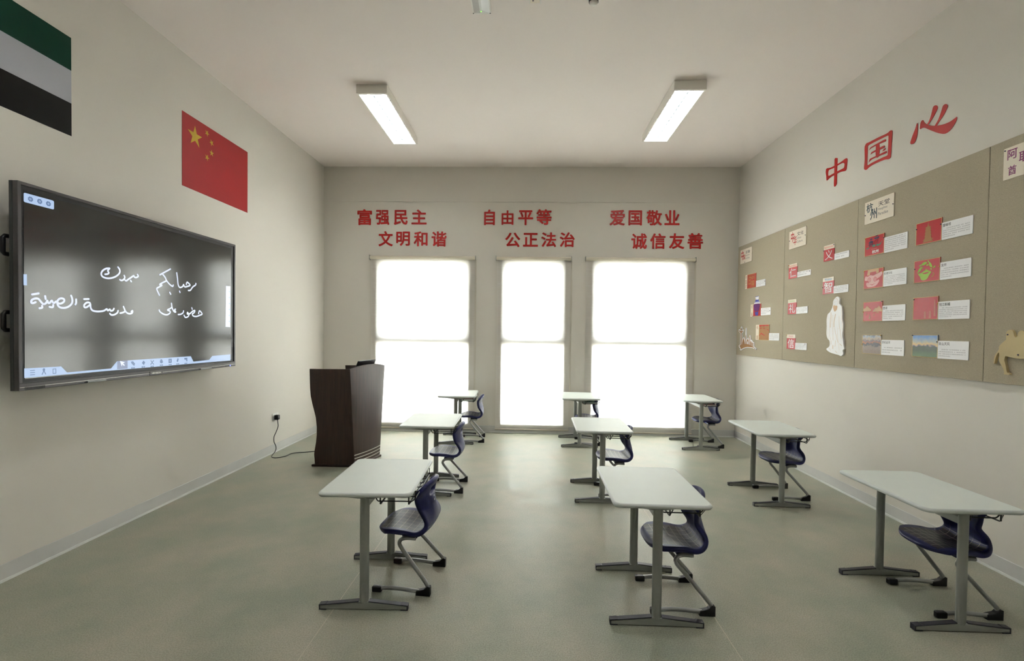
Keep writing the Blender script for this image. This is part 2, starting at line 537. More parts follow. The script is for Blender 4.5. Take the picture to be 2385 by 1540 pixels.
def shell_mat():
    """navy plastic with a fine pale square grid moulded into the middle of the shell (uv grid)"""
    m, n, l, b = _new_mat('navy_shell_plastic')
    uv = n.new('ShaderNodeUVMap')
    sp = n.new('ShaderNodeSeparateXYZ'); l.new(uv.outputs['UV'], sp.inputs[0])
    def line(sock, per, w):
        pp = n.new('ShaderNodeMath'); pp.operation = 'PINGPONG'; pp.inputs[1].default_value = per / 2
        l.new(sock, pp.inputs[0])
        lt = n.new('ShaderNodeMath'); lt.operation = 'LESS_THAN'; lt.inputs[1].default_value = w
        l.new(pp.outputs[0], lt.inputs[0])
        return lt.outputs[0]
    a, c = line(sp.outputs['X'], 0.046, 0.0011), line(sp.outputs['Y'], 0.040, 0.0011)
    mx = n.new('ShaderNodeMath'); mx.operation = 'MAXIMUM'; l.new(a, mx.inputs[0]); l.new(c, mx.inputs[1])
    # keep off the rim
    ab = n.new('ShaderNodeMath'); ab.operation = 'ABSOLUTE'; l.new(sp.outputs['X'], ab.inputs[0])
    ins = n.new('ShaderNodeMath'); ins.operation = 'LESS_THAN'; ins.inputs[1].default_value = 0.135; l.new(ab.outputs[0], ins.inputs[0])
    g1 = n.new('ShaderNodeMath'); g1.operation = 'GREATER_THAN'; g1.inputs[1].default_value = 0.045; l.new(sp.outputs['Y'], g1.inputs[0])
    ml = n.new('ShaderNodeMath'); ml.operation = 'MULTIPLY'; l.new(ins.outputs[0], ml.inputs[0]); l.new(g1.outputs[0], ml.inputs[1])
    m2 = n.new('ShaderNodeMath'); m2.operation = 'MULTIPLY'; l.new(mx.outputs[0], m2.inputs[0]); l.new(ml.outputs[0], m2.inputs[1])
    base = n.new('ShaderNodeMix'); base.data_type = 'RGBA'
    base.inputs[6].default_value = lin((32, 37, 92)); base.inputs[7].default_value = lin((44, 41, 58))  # greyer middle of the seat: reflected sheen put into the base colour
    st = n.new('ShaderNodeMath'); st.operation = 'LESS_THAN'; st.inputs[1].default_value = 0.31; l.new(sp.outputs['Y'], st.inputs[0])
    sm = n.new('ShaderNodeMath'); sm.operation = 'MULTIPLY'; l.new(ml.outputs[0], sm.inputs[0]); l.new(st.outputs[0], sm.inputs[1])
    l.new(sm.outputs[0], base.inputs['Factor'])
    fin = n.new('ShaderNodeMix'); fin.data_type = 'RGBA'
    fd = n.new('ShaderNodeMapRange'); fd.inputs[1].default_value = 0.28; fd.inputs[2].default_value = 0.36; fd.inputs[3].default_value = 0.62; fd.inputs[4].default_value = 0.03
    l.new(sp.outputs['Y'], fd.inputs[0])
    m3 = n.new('ShaderNodeMath'); m3.operation = 'MULTIPLY'; l.new(m2.outputs[0], m3.inputs[0]); l.new(fd.outputs[0], m3.inputs[1])
    l.new(m3.outputs[0], fin.inputs['Factor']); l.new(base.outputs[2], fin.inputs[6]); fin.inputs[7].default_value = lin((206, 198, 190))
    l.new(fin.outputs[2], b.inputs['Base Color'])
    b.inputs['Roughness'].default_value = 0.42
    b.inputs['Specular IOR Level'].default_value = 0.4
    return m
M['shell'] = shell_mat()
M['navy'] = mat('navy_shell_rim', (32, 37, 90), 0.4, vary=0.05)
# ------------------------------------------------------------------ the room
rnd = random.Random(4)
struct(MB().box(-0.15, YB - 0.15, -0.10, R + 0.15, 0.25, 0.0).build('floor', M['floor']))
struct(MB().box(-0.15, YB - 0.15, H, R + 0.15, 0.25, H + 0.15).build('ceiling', M['ceiling']))
struct(MB().box(-0.15, YB - 0.15, 0, 0, 0.25, H).build('wall_left', M['wall']))
struct(MB().box(R, YB - 0.15, 0, R + 0.15, 0.25, H).build('wall_right', M['wall']))
struct(MB().box(0, YB - 0.15, 0, R, YB, H).build('wall_front', M['wall']))
WIN = [(0.790, 2.141), (2.630, 3.528), (3.942, 5.274)]
WZ0, WZ1 = 0.13, 2.505
wb = MB().prism([[(0, 0), (R, 0), (R, H), (0, H)]] + [[(a, WZ0), (a, WZ1), (b, WZ1), (b, WZ0)] for a, b in WIN], -0.25, 0.0).build('wall_back', M['wall'])
wb.matrix_world = frame('back', 0, 0)
struct(wb)
struct(MB().box(0, -0.007, 3.352, R, 0, H).build('trim_1', M['wall']))
struct(MB().box(-14, 0.25, -0.5, 20, 26, -0.12).build('outdoor_ground', M['outside']))

def skirting(name, x0, y0, x1, y1, sx, sy):
    o = struct(MB().box(x0, y0, 0, x1, y1, 0.102).build(name, M['skirting'], bevel=0.002, segs=1))
    lo = MB().box(x0 if sx <= 0 else x0, y0, 0, x1, y1, 0.016)
    lo.v = [(v[0] + (sx * 0.006 if (sx and abs(v[0] - (x1 if sx > 0 else x0)) < 1e-6) else 0), v[1] + (sy * 0.006 if (sy and abs(v[1] - (y0 if sy < 0 else y1)) < 1e-6) else 0), v[2]) for v in lo.v]
    lo.build('skirting_lip', M['skirting_lip'], o)
skirting('baseboard_left', 0, YB, 0.008, 0, 1, 0)
skirting('baseboard_right', R - 0.008, YB, R, 0, -1, 0)
skirting('baseboard_back', 0.014, -0.008, R - 0.014, 0, 0, -1)

for i, (a, b) in enumerate(WIN):
    w = bpy.data.objects.new('window_%d' % (i + 1), None)
    COL.objects.link(w)
    w.matrix_world = frame('back', a, WZ0)
    struct(w)
    ww, hh, tz = b - a, WZ1 - WZ0, 1.337 - WZ0
    e, e2, th = 0.014, 0.060, 0.050
    MB().prism([[(0, 0), (ww, 0), (ww, hh), (0, hh)], [(e, e), (e, hh - e), (ww - e, hh - e), (ww - e, e)]], -0.17, -0.130).build('window_frame', M['alu'], w)
    MB().box(e, tz - th, -0.17, ww - e, tz + th, -0.058).build('transom', M['alu'], w)
    MB().prism([[(e, tz + th), (ww - e, tz + th), (ww - e, hh - e), (e, hh - e)], [(e2, tz + th + 0.02), (e2, hh - e2), (ww - e2, hh - e2), (ww - e2, tz + th + 0.02)]], -0.165, -0.100).build('sash', M['alu'], w)
    MB().box(e, e, -0.153, ww - e, tz - th, -0.147).build('pane', M['glass'], w)
    MB().box(e2, tz + th + 0.02, -0.153, ww - e2, hh - e2, -0.147).build('pane', M['glass'], w)

# ------------------------------------------------------------------ roller blinds
BL = [(0.700, 2.228, 0.045, 'over the left window, behind the lectern'), (2.545, 3.615, 0.050, 'over the narrow middle window'), (3.832, 5.378, 0.035, 'over the right window')]
for k, (a, b, z0, where) in enumerate(BL):
    t = thing('roller_blind', 'cream woven roller blind drawn down ' + where, 'blind', frame('back', a, z0, 0.015), 'roller blinds on the window wall')
    w, h = b - a, 2.535 - z0
    mb = MB()
    nx, nz = 10, 40
    for j in range(nz + 1):
        for i in range(nx + 1):
            uu, vv = i / nx, j / nz
            pinch = 0.010 * math.sin(math.pi * vv) * (1 - 2 * uu)
            mb.v.append((uu * w + pinch, vv * h, 0.002 * math.sin(vv * 2.3 + uu * 1.5)))
    for j in range(nz):
        for i in range(nx):
            q = j * (nx + 1) + i
            mb.f.append((q, q + 1, q + nx + 2, q + nx + 1))
    mb.build('fabric', M['blind'], t, smooth=3.0, fix=False)
    MB().tube([(-0.004, h, 0.012), (w + 0.004, h, 0.012)], 0.025, 16).build('roller_tube', mat('blind_roll', (222, 214, 196), 0.7), t, smooth=0.7)
    for x in (-0.010, w + 0.006):
        MB().box(x, h - 0.034, -0.0145, x + 0.004, h + 0.034, 0.044).build('end_bracket', M['steel'], t, bevel=0.001, segs=1)
    MB().tube([(0.0, 0.004, 0.002), (w, 0.004, 0.002)], 0.009, 8).build('bottom_bar', mat('blind_bar', (214, 206, 190), 0.6), t, smooth=0.7)
    MB().tube([(w + 0.012, h - 0.01, -0.006), (w + 0.012, 0.55, -0.006), (w + 0.016, 0.53, -0.002), (w + 0.020, 0.55, 0.0), (w + 0.020, h - 0.01, 0.0)], 0.0022, 6).build('pull_chain', mat('blind_chain', (206, 200, 184), 0.6), t)

# ------------------------------------------------------------------ ceiling fittings
def lamp(x0, x1, y0, y1, where):
    t = thing('ceiling_light', 'lit twin-tube fluorescent ceiling light with louvre ' + where, 'ceiling light', at((x0 + x1) / 2, (y0 + y1) / 2, H), 'fluorescent ceiling lights')
    w, l, h = (x1 - x0) / 2, (y1 - y0) / 2, 0.088
    mb = MB()
    mb.prism([[(-w, -l), (w, -l), (w, l), (-w, l)], [(-w + 0.018, -l + 0.03), (-w + 0.018, l - 0.03), (w - 0.018, l - 0.03), (w - 0.018, -l + 0.03)]], -h, 0.0)
    mb.build('housing', M['lamp_body'], t, bevel=0.002, segs=1)
    MB().box(-w + 0.018, -l + 0.03, -0.012, w - 0.018, l - 0.03, -0.004).build('reflector', M['reflector'], t)
    MB().box(-0.0035, -l + 0.03, -0.080, 0.0035, l - 0.03, -0.012).build('divider', M['louvre'], t)
    for s in (-1, 1):
        MB().tube([(s * w * 0.48, -l + 0.05, -0.040), (s * w * 0.48, l - 0.05, -0.040)], 0.014, 10).build('fluorescent_tube', M['tube_glow'], t, smooth=0.8)
    nb = 13
    proto = None
    for i in range(nb):
        y = -l + 0.03 + (2 * l - 0.06) * (i + 1) / (nb + 1)
        if proto is None:
            proto = MB().box(-w + 0.018, -0.0012, -0.078, w - 0.018, 0.0012, -0.058).build('louvre_blade', M['louvre'], t)
            o = proto
        else:
            o = bpy.data.objects.new('louvre_blade', proto.data)
            COL.objects.link(o)
            o.parent = t
        o.location = (0, y, 0)
lamp(1.313, 1.615, -2.322, -1.042, 'on the left, above the window side')
lamp(4.347, 4.650, -2.372, -1.120, 'on the right, above the window side')
lamp(1.313, 1.615, -5.960, -4.680, 'on the left, added unseen at camera side')  # this and the next: unseen lamps added to brighten the near half
lamp(4.347, 4.650, -5.960, -4.680, 'on the right, added unseen at camera side')

t = thing('emergency_light', 'small unlit emergency light with prismatic cover at the top edge', 'emergency light', at(2.634, -3.53, H))
MB().box(-0.069, -0.18, -0.020, 0.069, 0.18, 0).build('base_plate', M['white'], t, bevel=0.004)
MB().add([(-0.058, -0.165, -0.02), (0.058, -0.165, -0.02), (0.058, 0.165, -0.02), (-0.058, 0.165, -0.02), (-0.008, -0.12, -0.046), (0.008, -0.12, -0.046), (0.008, 0.095, -0.046), (-0.008, 0.095, -0.046)],
         [(0, 3, 2, 1), (4, 5, 6, 7), (0, 1, 5, 4), (1, 2, 6, 5), (2, 3, 7, 6), (3, 0, 4, 7)]).build('prismatic_cover', mat('prismatic_cover', (206, 208, 206), 0.25), t)
MB().lathe([(0.0001, -0.004), (0.004, -0.003), (0.004, 0.0)], (0.0, 0.112, -0.042), 8).build('indicator', M['led_green'], t)
for sx in (-1, 1):
    MB().lathe([(0.0001, -0.003), (0.004, -0.003), (0.004, 0.001)], (sx * 0.062, 0.165, -0.020), 8).build('screw', M['black'], t)

t = thing('ceiling_sensor', 'cream square ceiling sensor with dark slot at the top edge', 'sensor', at(3.026, -3.515, H))
MB().box(-0.034, -0.045, -0.024, 0.034, 0.045, 0).build('body', M['cream'], t, bevel=0.004)
for s in (-1, 1):
    MB().box(s * 0.040 - 0.004, -0.043, -0.030, s * 0.040 + 0.004, 0.045, 0).build('side_clip', M['white'], t, bevel=0.002)
MB().box(-0.020, 0.012, -0.0255, -0.008, 0.020, -0.023).build('slot', M['black'], t)

t = thing('smoke_detector', 'round smoke detector with dark band at the top edge', 'smoke detector', at(3.442, -3.49, H))
MB().lathe([(0.0001, -0.012), (0.046, -0.012), (0.050, -0.006), (0.050, 0)], (0, 0, 0), 24).build('base', M['white'], t, smooth=0.6)
MB().lathe([(0.0001, -0.034), (0.034, -0.034), (0.036, -0.012)], (0, 0, 0), 24).build('dark_band', M['black'], t, smooth=0.6)
MB().lathe([(0.0001, -0.050), (0.022, -0.048), (0.030, -0.040), (0.030, -0.030)], (0, 0, 0), 24).build('cover', M['white'], t, smooth=0.9)

# ------------------------------------------------------------------ student desks
def make_desk():
    t = thing('student_desk', 'desk', 'desk')
    Lx, Ly, Z = 0.490, 0.680, 0.635
    # tabletop with softly rounded rim
    out = rrect(-Lx / 2, -Ly / 2, Lx / 2, Ly / 2, 0.038, 6)
    n = len(out)
    mb = MB()
    def ring(off, z):
        k = len(mb.v)
        for x, y in out:
            sx = 1 - off / (Lx / 2); sy = 1 - off / (Ly / 2)
            mb.v.append((x * sx, y * sy, z))
        return k
    a = ring(0.010, Z - 0.0005)
    mb.f.append(tuple(range(a, a + n)))
    b = ring(0.018, Z - 0.006)
    mb.f.append(tuple(range(b + n - 1, b - 1, -1)))
    for i in range(n):
        j = (i + 1) % n
        mb.f.append((a + i, a + j, b + j, b + i))
    top = mb.build('tabletop', M['top'], t)
    mb = MB()
    rs = [ring2 for ring2 in ()]
    prof = [(0.010, Z - 0.0004), (0.004, Z - 0.002), (0.0, Z - 0.008), (0.0, Z - 0.014), (0.004, Z - 0.021), (0.014, Z - 0.024), (0.120, Z - 0.024)]
    ks = []
    for off, z in prof:
        k = len(mb.v)
        for x, y in out:
            mb.v.append((x * (1 - off / (Lx / 2)), y * (1 - off / (Ly / 2)), z))
        ks.append(k)
    for a, b in zip(ks, ks[1:]):
        for i in range(n):
            j = (i + 1) % n
            mb.f.append((b + i, b + j, a + j, a + i))
    mb.f.append(tuple(range(ks[-1] + n - 1, ks[-1] - 1, -1)))
    mb.build('edge_band', M['edge'], top, smooth=0.9)
    dx = -0.0124
    for s in (-1, 1):
        y = s * 0.2997 + (0.022 if s < 0 else -0.022)
        # column
        mb = MB()
        for z in (0.036, 0.606):
            mb.v += [(dx + 0.0245 * math.cos(q * math.pi / 12), y + 0.0165 * math.sin(q * math.pi / 12), z) for q in range(24)]
        mb.f = [(q, (q + 1) % 24, 24 + (q + 1) % 24, 24 + q) for q in range(24)] + [tuple(range(23, -1, -1)), tuple(range(24, 48))]
        mb.build('column', M['steel'], t, smooth=0.6)
        # bracket carrying the top
        MB().add([(dx + sx * xx, y + yy, z) for sx, xx, z in ((-1, 0.17, 0.6112), (-1, 0.17, 0.6095), (-1, 0.035, 0.592), (1, 0.035, 0.592), (1, 0.17, 0.6095), (1, 0.17, 0.6112)) for yy in (-0.015, 0.015)],
                 [(0, 2, 4, 6, 8, 10), (11, 9, 7, 5, 3, 1)] + [(2 * i, (2 * i + 2) % 12, (2 * i + 3) % 12, 2 * i + 1) for i in range(6)]).build('top_bracket', M['steel'], t)
        # T foot
        f = MB()
        pf = [(-0.232, 0.004), (-0.232, 0.022), (-0.026, 0.043), (0.026, 0.043), (0.232, 0.022), (0.232, 0.004)]
        vs = [(dx + px, y + yy, pz) for px, pz in pf for yy in (-0.0145, 0.0145)]
        f.add(vs, [(0, 2, 4, 6, 8, 10), (11, 9, 7, 5, 3, 1)] + [(2 * i, (2 * i + 2) % 12, (2 * i + 3) % 12, 2 * i + 1) for i in range(6)])
        foot = f.build('foot', M['steel'], t, bevel=0.002, segs=1)
        for e in (-1, 1):
            c = MB()
            pc = [(e * 0.228, 0.0222), (e * 0.026, 0.0428), (e * 0.026, 0.0480), (e * 0.196, 0.0304), (e * 0.198, 0.0320), (e * 0.230, 0.0286)]
            vs = [(dx + px, y + yy, pz) for px, pz in pc for yy in (-0.0155, 0.0155)]
            m = len(pc)
            c.add(vs, [tuple(range(0, 2 * m, 2)), tuple(range(2 * m - 1, 0, -2))] + [(2 * i, (2 * i + 2) % (2 * m), (2 * i + 3) % (2 * m), 2 * i + 1) for i in range(m)])
            c.build('foot_trim', M['cap'], foot, bevel=0.0015, segs=1)
            c = MB().box(dx + min(e * 0.196, e * 0.2345), y - 0.0155, 0.0, dx + max(e * 0.196, e * 0.2345), y + 0.0155, 0.0050)
            c.box(dx + min(e * 0.2285, e * 0.2345), y - 0.0155, 0.0, dx + max(e * 0.2285, e * 0.2345), y + 0.0155, 0.0280)
            c.build('end_cap', M['cap'], foot)
    MB().box(dx - 0.013, -0.264, 0.536, dx + 0.013, 0.264, 0.574).build('rail', M['steel'], t, bevel=0.004)
    # wire basket
    w = MB()
    x0, x1, zf, zt = 0.030, 0.238, 0.548, 0.612
    for i in range(6):
        y = -0.20 + 0.08 * i
        w.tube([(x0 - 0.008, y, zf + 0.026), (x0, y, zf + 0.006), (x0 + 0.006, y, zf), (x1 - 0.02, y, zf), (x1 - 0.010, y, zf + 0.006), (x1 + 0.004, y, zf + 0.022)], 0.0034, 6)
    for x in (x0 + 0.028, x1 - 0.028):
        w.tube([(x, -0.236, zt), (x, -0.236, zf - 0.002), (x, -0.228, zf - 0.005), (x, 0.228, zf - 0.005), (x, 0.236, zf - 0.002), (x, 0.236, zt)], 0.0040, 6)
    w.tube([(x1 + 0.004, -0.215, zt), (x1 + 0.004, -0.215, zf + 0.022), (x1 + 0.004, 0.215, zf + 0.022), (x1 + 0.004, 0.215, zt)], 0.0032, 6)
    w.tube([(x0 - 0.008, -0.215, zt), (x0 - 0.008, -0.215, zf + 0.026), (x0 - 0.008, 0.215, zf + 0.026), (x0 - 0.008, 0.215, zt)], 0.0032, 6)
    for y in (-0.215, 0.215):
        w.tube([(x0 + 0.028, y * 1.09, zf - 0.002), (x0 + 0.075, y * 1.0, zt)], 0.0030, 6)
        w.tube([(x1 - 0.028, y * 1.09, zf - 0.002), (x1 + 0.004, y, zf + 0.022)], 0.0022, 6)
    w.build('wire_basket', M['wire'], t, smooth=0.9)
    return t

DESKS = [  # x, y, turn, where
    (2.162, -4.187, 0.031, 'pale-topped student desk nearest the camera on the left, in front of the lectern'),
    (3.692, -4.247, -0.012, 'pale-topped student desk nearest the camera in the middle column'),
    (5.216, -4.212, 0.003, 'pale-topped student desk nearest the camera by the pinboard wall, cut by the frame'),
    (2.114, -2.443, 0.020, 'pale-topped student desk in the second row, just right of the lectern'),
    (3.688, -2.514, -0.021, 'pale-topped student desk in the second row of the middle column'),
    (5.228, -2.505, -0.025, 'pale-topped student desk in the second row by the pinboard wall'),
    (2.083, -0.487, 0.042, 'pale-topped student desk close to the left window blind'),
    (3.704, -0.509, 0.0, 'pale-topped student desk close to the gap between middle and right windows'),
    (5.242, -0.531, -0.004, 'pale-topped student desk in the far right corner before the right window')]
desk0 = make_desk()
KIDS = {o.name: children(o) for o in [desk0] + children(desk0)}
for i, (x, y, a, lb) in enumerate(DESKS):
    d = desk0 if i == 0 else copy_tree(desk0)
    d.matrix_world = at(x, y, 0, a)
    tag(d, lb, 'desk', 'student desks in three rows')

# books left in the baskets of the row by the windows
BK = [(6, 'maroon notebook lying in the wire basket of the desk by the left window', 'red_book', 0.552, 0.014, -0.09),
      (6, 'green notebook under the maroon one in the left window desk basket', 'green_book', None, 0.010, -0.02),
      (7, 'teal book lying in the basket of the desk between middle and right windows', 'blue_book', None, 0.016, -0.06),
      (7, 'maroon book beside the teal one in the middle far desk basket', 'red_book', None, 0.012, 0.11),
      (8, 'maroon book lying in the basket of the far right corner desk', 'red_book', None, 0.014, -0.08),
      (8, 'teal book beside the maroon one in the far right corner desk basket', 'blue_book', None, 0.018, 0.10)]
pos = {0: (0.135, -0.09, 0.5635), 1: (0.135, -0.09, 0.5515), 2: (0.135, -0.10, 0.5515), 3: (0.135, 0.10, 0.5515), 4: (0.135, -0.10, 0.5515), 5: (0.135, 0.10, 0.5515)}
for k, (di, lb, mk, _, th, _) in enumerate(BK):
    px, py, pz = pos[k]
    x, y, a, _l = DESKS[di]
    t = thing('exercise_book', lb, 'book', at(x, y, 0, a) @ at(px, py, pz, 0.03 * (k % 3 - 1)), 'exercise books in the desk baskets')
    w, l = 0.075, 0.095
    MB().box(-w + 0.002, -l + 0.002, 0.0012, w - 0.002, l - 0.002, th - 0.0012).build('pages', M['paper'], t)
    MB().box(-w, -l, th - 0.0012, w, l, th).box(-w, -l, 0, w, l, 0.0012).box(-w, -l, 0.0012, -w + 0.0015, l, th - 0.0012).build('cover', M[mk], t)

# ------------------------------------------------------------------ chairs
def catmull(p, per=4):
    q = []
    for i in range(len(p) - 1):
        a, b, c, d = (Vector(p[j]) for j in (max(i - 1, 0), i, i + 1, min(i + 2, len(p) - 1)))
        for s in range(per):
            t = s / per
            q.append(0.5 * ((2 * b) + (c - a) * t + (2 * a - 5 * b + 4 * c - d) * t * t + (3 * b - a - 3 * c + d) * t ** 3))
    q.append(Vector(p[-1]))
    return q

def make_chair():
    t = thing('school_chair', 'chair', 'chair')
    OX = 0.1725
    prof = [(-0.352, 0.332), (-0.338, 0.348), (-0.300, 0.355), (-0.240, 0.355), (-0.170, 0.343), (-0.122, 0.333), (-0.088, 0.333), (-0.064, 0.345), (-0.051, 0.370), (-0.048, 0.402), (-0.055, 0.440), (-0.065, 0.480), (-0.070, 0.520), (-0.065, 0.560), (-0.051, 0.600), (-0.038, 0.626)]
    pc = catmull([Vector((a, b)) for a, b in prof], 3)
    ss = [0.0]
    for a, b in zip(pc, pc[1:]):
        ss.append(ss[-1] + (b - a).length)
    T = ss[-1]
    def pt(s):
        s = max(0.0, min(T, s))
        for i in range(len(ss) - 1):
            if s <= ss[i + 1]:
                f = (s - ss[i]) / (ss[i + 1] - ss[i])
                return pc[i].lerp(pc[i + 1], f)
        return pc[-1]
    def interp(x, tab):
        for (a, va), (b, vb) in zip(tab, tab[1:]):
            if x <= b:
                f = (x - a) / (b - a)
                f = f * f * (3 - 2 * f)
                return va + (vb - va) * f
        return tab[-1][1]
    NS, NT = 34, 16
    def point(i, j):
        s = T * i / NS
        tt = -1 + 2 * j / NT
        tt = math.copysign(abs(tt) ** 0.9, tt)
        fr = max(0.0, 1 - s / 0.16)
        s1 = s + fr * 0.085 * abs(tt) ** 3.2
        bk = max(0.0, 1 - (T - s) / 0.10)
        s1 = s1 - bk * 0.085 * abs(tt) ** 2.6
        p = pt(s1)
        hw = interp(s1, [(0.0, 0.160), (0.12, 0.182), (0.26, 0.174), (0.34, 0.136), (0.41, 0.116), (0.48, 0.140), (0.54, 0.164), (T, 0.150)])
        back = interp(s1, [(0.0, 0.0), (0.30, 0.0), (0.42, 1.0), (T, 1.0)])
        x = p.x - back * (0.050 * tt * tt) + OX
        z = p.y + (1 - back) * (-0.010 * tt * tt * max(0, 1 - s1 / 0.2) + 0.016 * tt * tt * min(1, s1 / 0.2))
        return (x, tt * hw, z), (tt * hw, s1)
    vs, uvs, fs = [], [], []
    for i in range(NS + 1):
        for j in range(NT + 1):
            p, u = point(i, j)
            vs.append(p); uvs.append(u)
    for i in range(NS):
        for j in range(NT):
            q = [i * (NT + 1) + j, i * (NT + 1) + j + 1, (i + 1) * (NT + 1) + j + 1, (i + 1) * (NT + 1) + j]
            sm = T * (i + 0.5) / NS
            if T - 0.098 < sm < T - 0.058 and abs(-1 + 2 * (j + 0.5) / NT) < 0.30:
                continue
            fs.append(tuple(q))
    me = bpy.data.meshes.new('shell')
    me.from_pydata(vs, [], fs)
    ul = me.uv_layers.new(name='UVMap')
    for lp in me.loops:
        ul.data[lp.index].uv = uvs[lp.vertex_index]
    me.materials.append(M['shell'])
    tmp = bpy.data.objects.new('shell', me)
    COL.objects.link(tmp)
    so = tmp.modifiers.new('thick', 'SOLIDIFY'); so.thickness = 0.027; so.offset = 1.0; so.use_even_offset = False
    sb = tmp.modifiers.new('round', 'SUBSURF'); sb.levels = 1; sb.render_levels = 1
    m2 = bpy.data.meshes.new_from_object(tmp.evaluated_get(bpy.context.evaluated_depsgraph_get()))
    m2.name = 'shell'
    for p in m2.polygons: p.use_smooth = True
    bpy.data.objects.remove(tmp)
    sh = bpy.data.objects.new('shell', m2)
    COL.objects.link(sh)
    sh.parent = t
    for z, sx in ((0.505, -0.043), (0.482, -0.040)):
        MB().lathe([(0.0001, 0.005), (0.005, 0.004), (0.006, -0.012)], (OX + sx, 0, z), 10, 'x').build('screw', M['white'], sh)
    # under-seat plate and tubes
    MB().box(OX - 0.195, -0.115, 0.290, OX - 0.105, 0.115, 0.312).build('seat_plate', M['navy'], t, bevel=0.006)
    for s in (-1, 1):
        y0, y1 = s * 0.125, s * 0.168
        pts = [(-0.110, y0, 0.296), (-0.160, y0, 0.297), (-0.190, y0 * 1.02, 0.290), (-0.203, y0 * 1.04, 0.272), (-0.196, y0 * 1.06, 0.250), (-0.150, y0 * 1.13, 0.197), (-0.090, y0 * 1.22, 0.128), (-0.044, y0 * 1.29, 0.076), (-0.026, y1 * 0.985, 0.050), (-0.030, y1, 0.028), (-0.050, y1, 0.019), (-0.090, y1, 0.019), (-0.180, y1, 0.026), (-0.255, y1, 0.026), (-0.320, y1, 0.019)]
        sm = catmull([Vector((p[0] + OX, p[1], p[2])) for p in pts], 4)
        leg = MB().tube(sm, 0.0115, 10).build('leg', M['tube'], t, smooth=1.2)
        g = MB()
        pr = [(-0.090, 0.0), (-0.008, 0.0), (-0.008, 0.052), (-0.024, 0.056), (-0.046, 0.036), (-0.088, 0.026)]
        k = len(pr)
        g.add([(OX + a, y1 + yy, b) for a, b in pr for yy in (-0.0145, 0.0145)], [tuple(range(0, 2 * k, 2)), tuple(range(2 * k - 1, 0, -2))] + [(2 * i, (2 * i + 2) % (2 * k), (2 * i + 3) % (2 * k), 2 * i + 1) for i in range(k)])
        g.build('glide', M['black'], leg, bevel=0.003)
        MB().box(OX - 0.345, y1 - 0.0145, 0.0, OX - 0.290, y1 + 0.0145, 0.033).build('glide', M['black'], leg, bevel=0.008, segs=3)
    return t

CHAIRS = [
    (2.333, -4.140, -0.085, 'navy grid-pattern school chair nearest the camera on the left, tucked under its desk'),
    (3.841, -4.258, 0.010, 'navy grid-pattern school chair nearest the camera in the middle column'),
    (5.347, -4.210, 0.0, 'navy school chair nearest the camera beside the pinboard wall'),
    (2.272, -2.466, 0.0, 'navy grid-pattern school chair in the second row behind the left front desk'),
    (3.835, -2.490, -0.01, 'navy grid-pattern school chair in the second row of the middle column'),
    (5.372, -2.456, 0.055, 'navy school chair in the second row beside the pinboard wall'),
    (2.276, -0.490, 0.055, 'navy school chair standing before the wall between left and middle windows'),
    (3.827, -0.520, -0.10, 'navy school chair at the desk against the right window, mostly hidden'),
    (5.400, -0.530, 0.0, 'navy school chair in the far right corner of the room')]
chair0 = make_chair()
KIDS = {o.name: children(o) for o in [chair0] + children(chair0)}
for i, (x, y, a, lb) in enumerate(CHAIRS):
    c = chair0 if i == 0 else copy_tree(chair0)
    c.matrix_world = at(x, y, 0, a)
    tag(c, lb, 'chair', 'navy school chairs at the desks')
KIDS = {}

# ------------------------------------------------------------------ lectern
LA = math.radians(-15)
t = thing('lectern', 'dark walnut lectern with flared front and three silver stripes beside the left wall', 'lectern', at(1.225, -1.66, 0, LA))
# local: x forward (to the class), y across
RP = [(0.024, 0.415), (0.126, 0.428), (0.167, 0.424), (0.26, 0.408), (0.34, 0.402), (0.423, 0.404), (0.524, 0.420), (0.60, 0.445), (0.666, 0.468), (0.747, 0.492), (0.83, 0.503), (0.94, 0.511), (1.045, 0.517)]
def lat_r(z): return 0.355 - 0.035 * (z / 1.05)
def lat_f(z): return 0.238 + 0.092 * (z / 1.06)
for s in (-1, 1):
    mb = MB()
    k = len(RP)
    for z, d in RP:
        zf = z if z < 1.0 else 1.06
        fr = Vector((0.0, s * lat_f(zf), zf)); re = Vector((-d, s * lat_r(z), z))
        mb.v += [tuple(fr), tuple(re), (fr.x, fr.y - s * 0.02, fr.z), (re.x, re.y - s * 0.02, re.z)]
    for i in range(k - 1):
        a, b = 4 * i, 4 * i + 4
        mb.f += [(a, a + 1, b + 1, b), (a + 2, b + 2, b + 3, a + 3), (a + 1, a + 3, b + 3, b + 1), (a, b, b + 2, a + 2)]
    mb.f += [(0, 2, 3, 1), (4 * k - 4, 4 * k - 3, 4 * k - 1, 4 * k - 2)]
    mb.build('side_panel', M['wood'], t, smooth=0.5)
mb = MB()
n = 16
rows = [0.024 + (1.060 - 0.024) * i / 8 for i in range(9)]
def fx(v): return 0.022 * (1 - v * v)
for z in rows:
    for j in range(n + 1):
        v = -1 + 2 * j / n
        zz = z + (0.034 * (1 - v * v) if z > 1.05 else 0)
        mb.v.append((0.004 + fx(v), v * (lat_f(z) + 0.004), zz))
k0 = len(mb.v)
mb.v += [(p[0] - 0.022, p[1], p[2]) for p in mb.v[:k0]]
W1 = n + 1
for i in range(8):
    for j in range(n):
        q = i * W1 + j
        mb.f += [(q, q + 1, q + W1 + 1, q + W1), (q + k0, q + k0 + W1, q + k0 + W1 + 1, q + k0 + 1)]
for j in range(n):
    q = 8 * W1 + j
    mb.f += [(q, q + 1, q + 1 + k0, q + k0), (j, j + k0, j + 1 + k0, j + 1)]
for i in range(8):
    for e in (0, n):
        q = i * W1 + e
        mb.f.append((q, q + W1, q + W1 + k0, q + k0))
mb.build('front_panel', M['wood'], t, smooth=0.6)
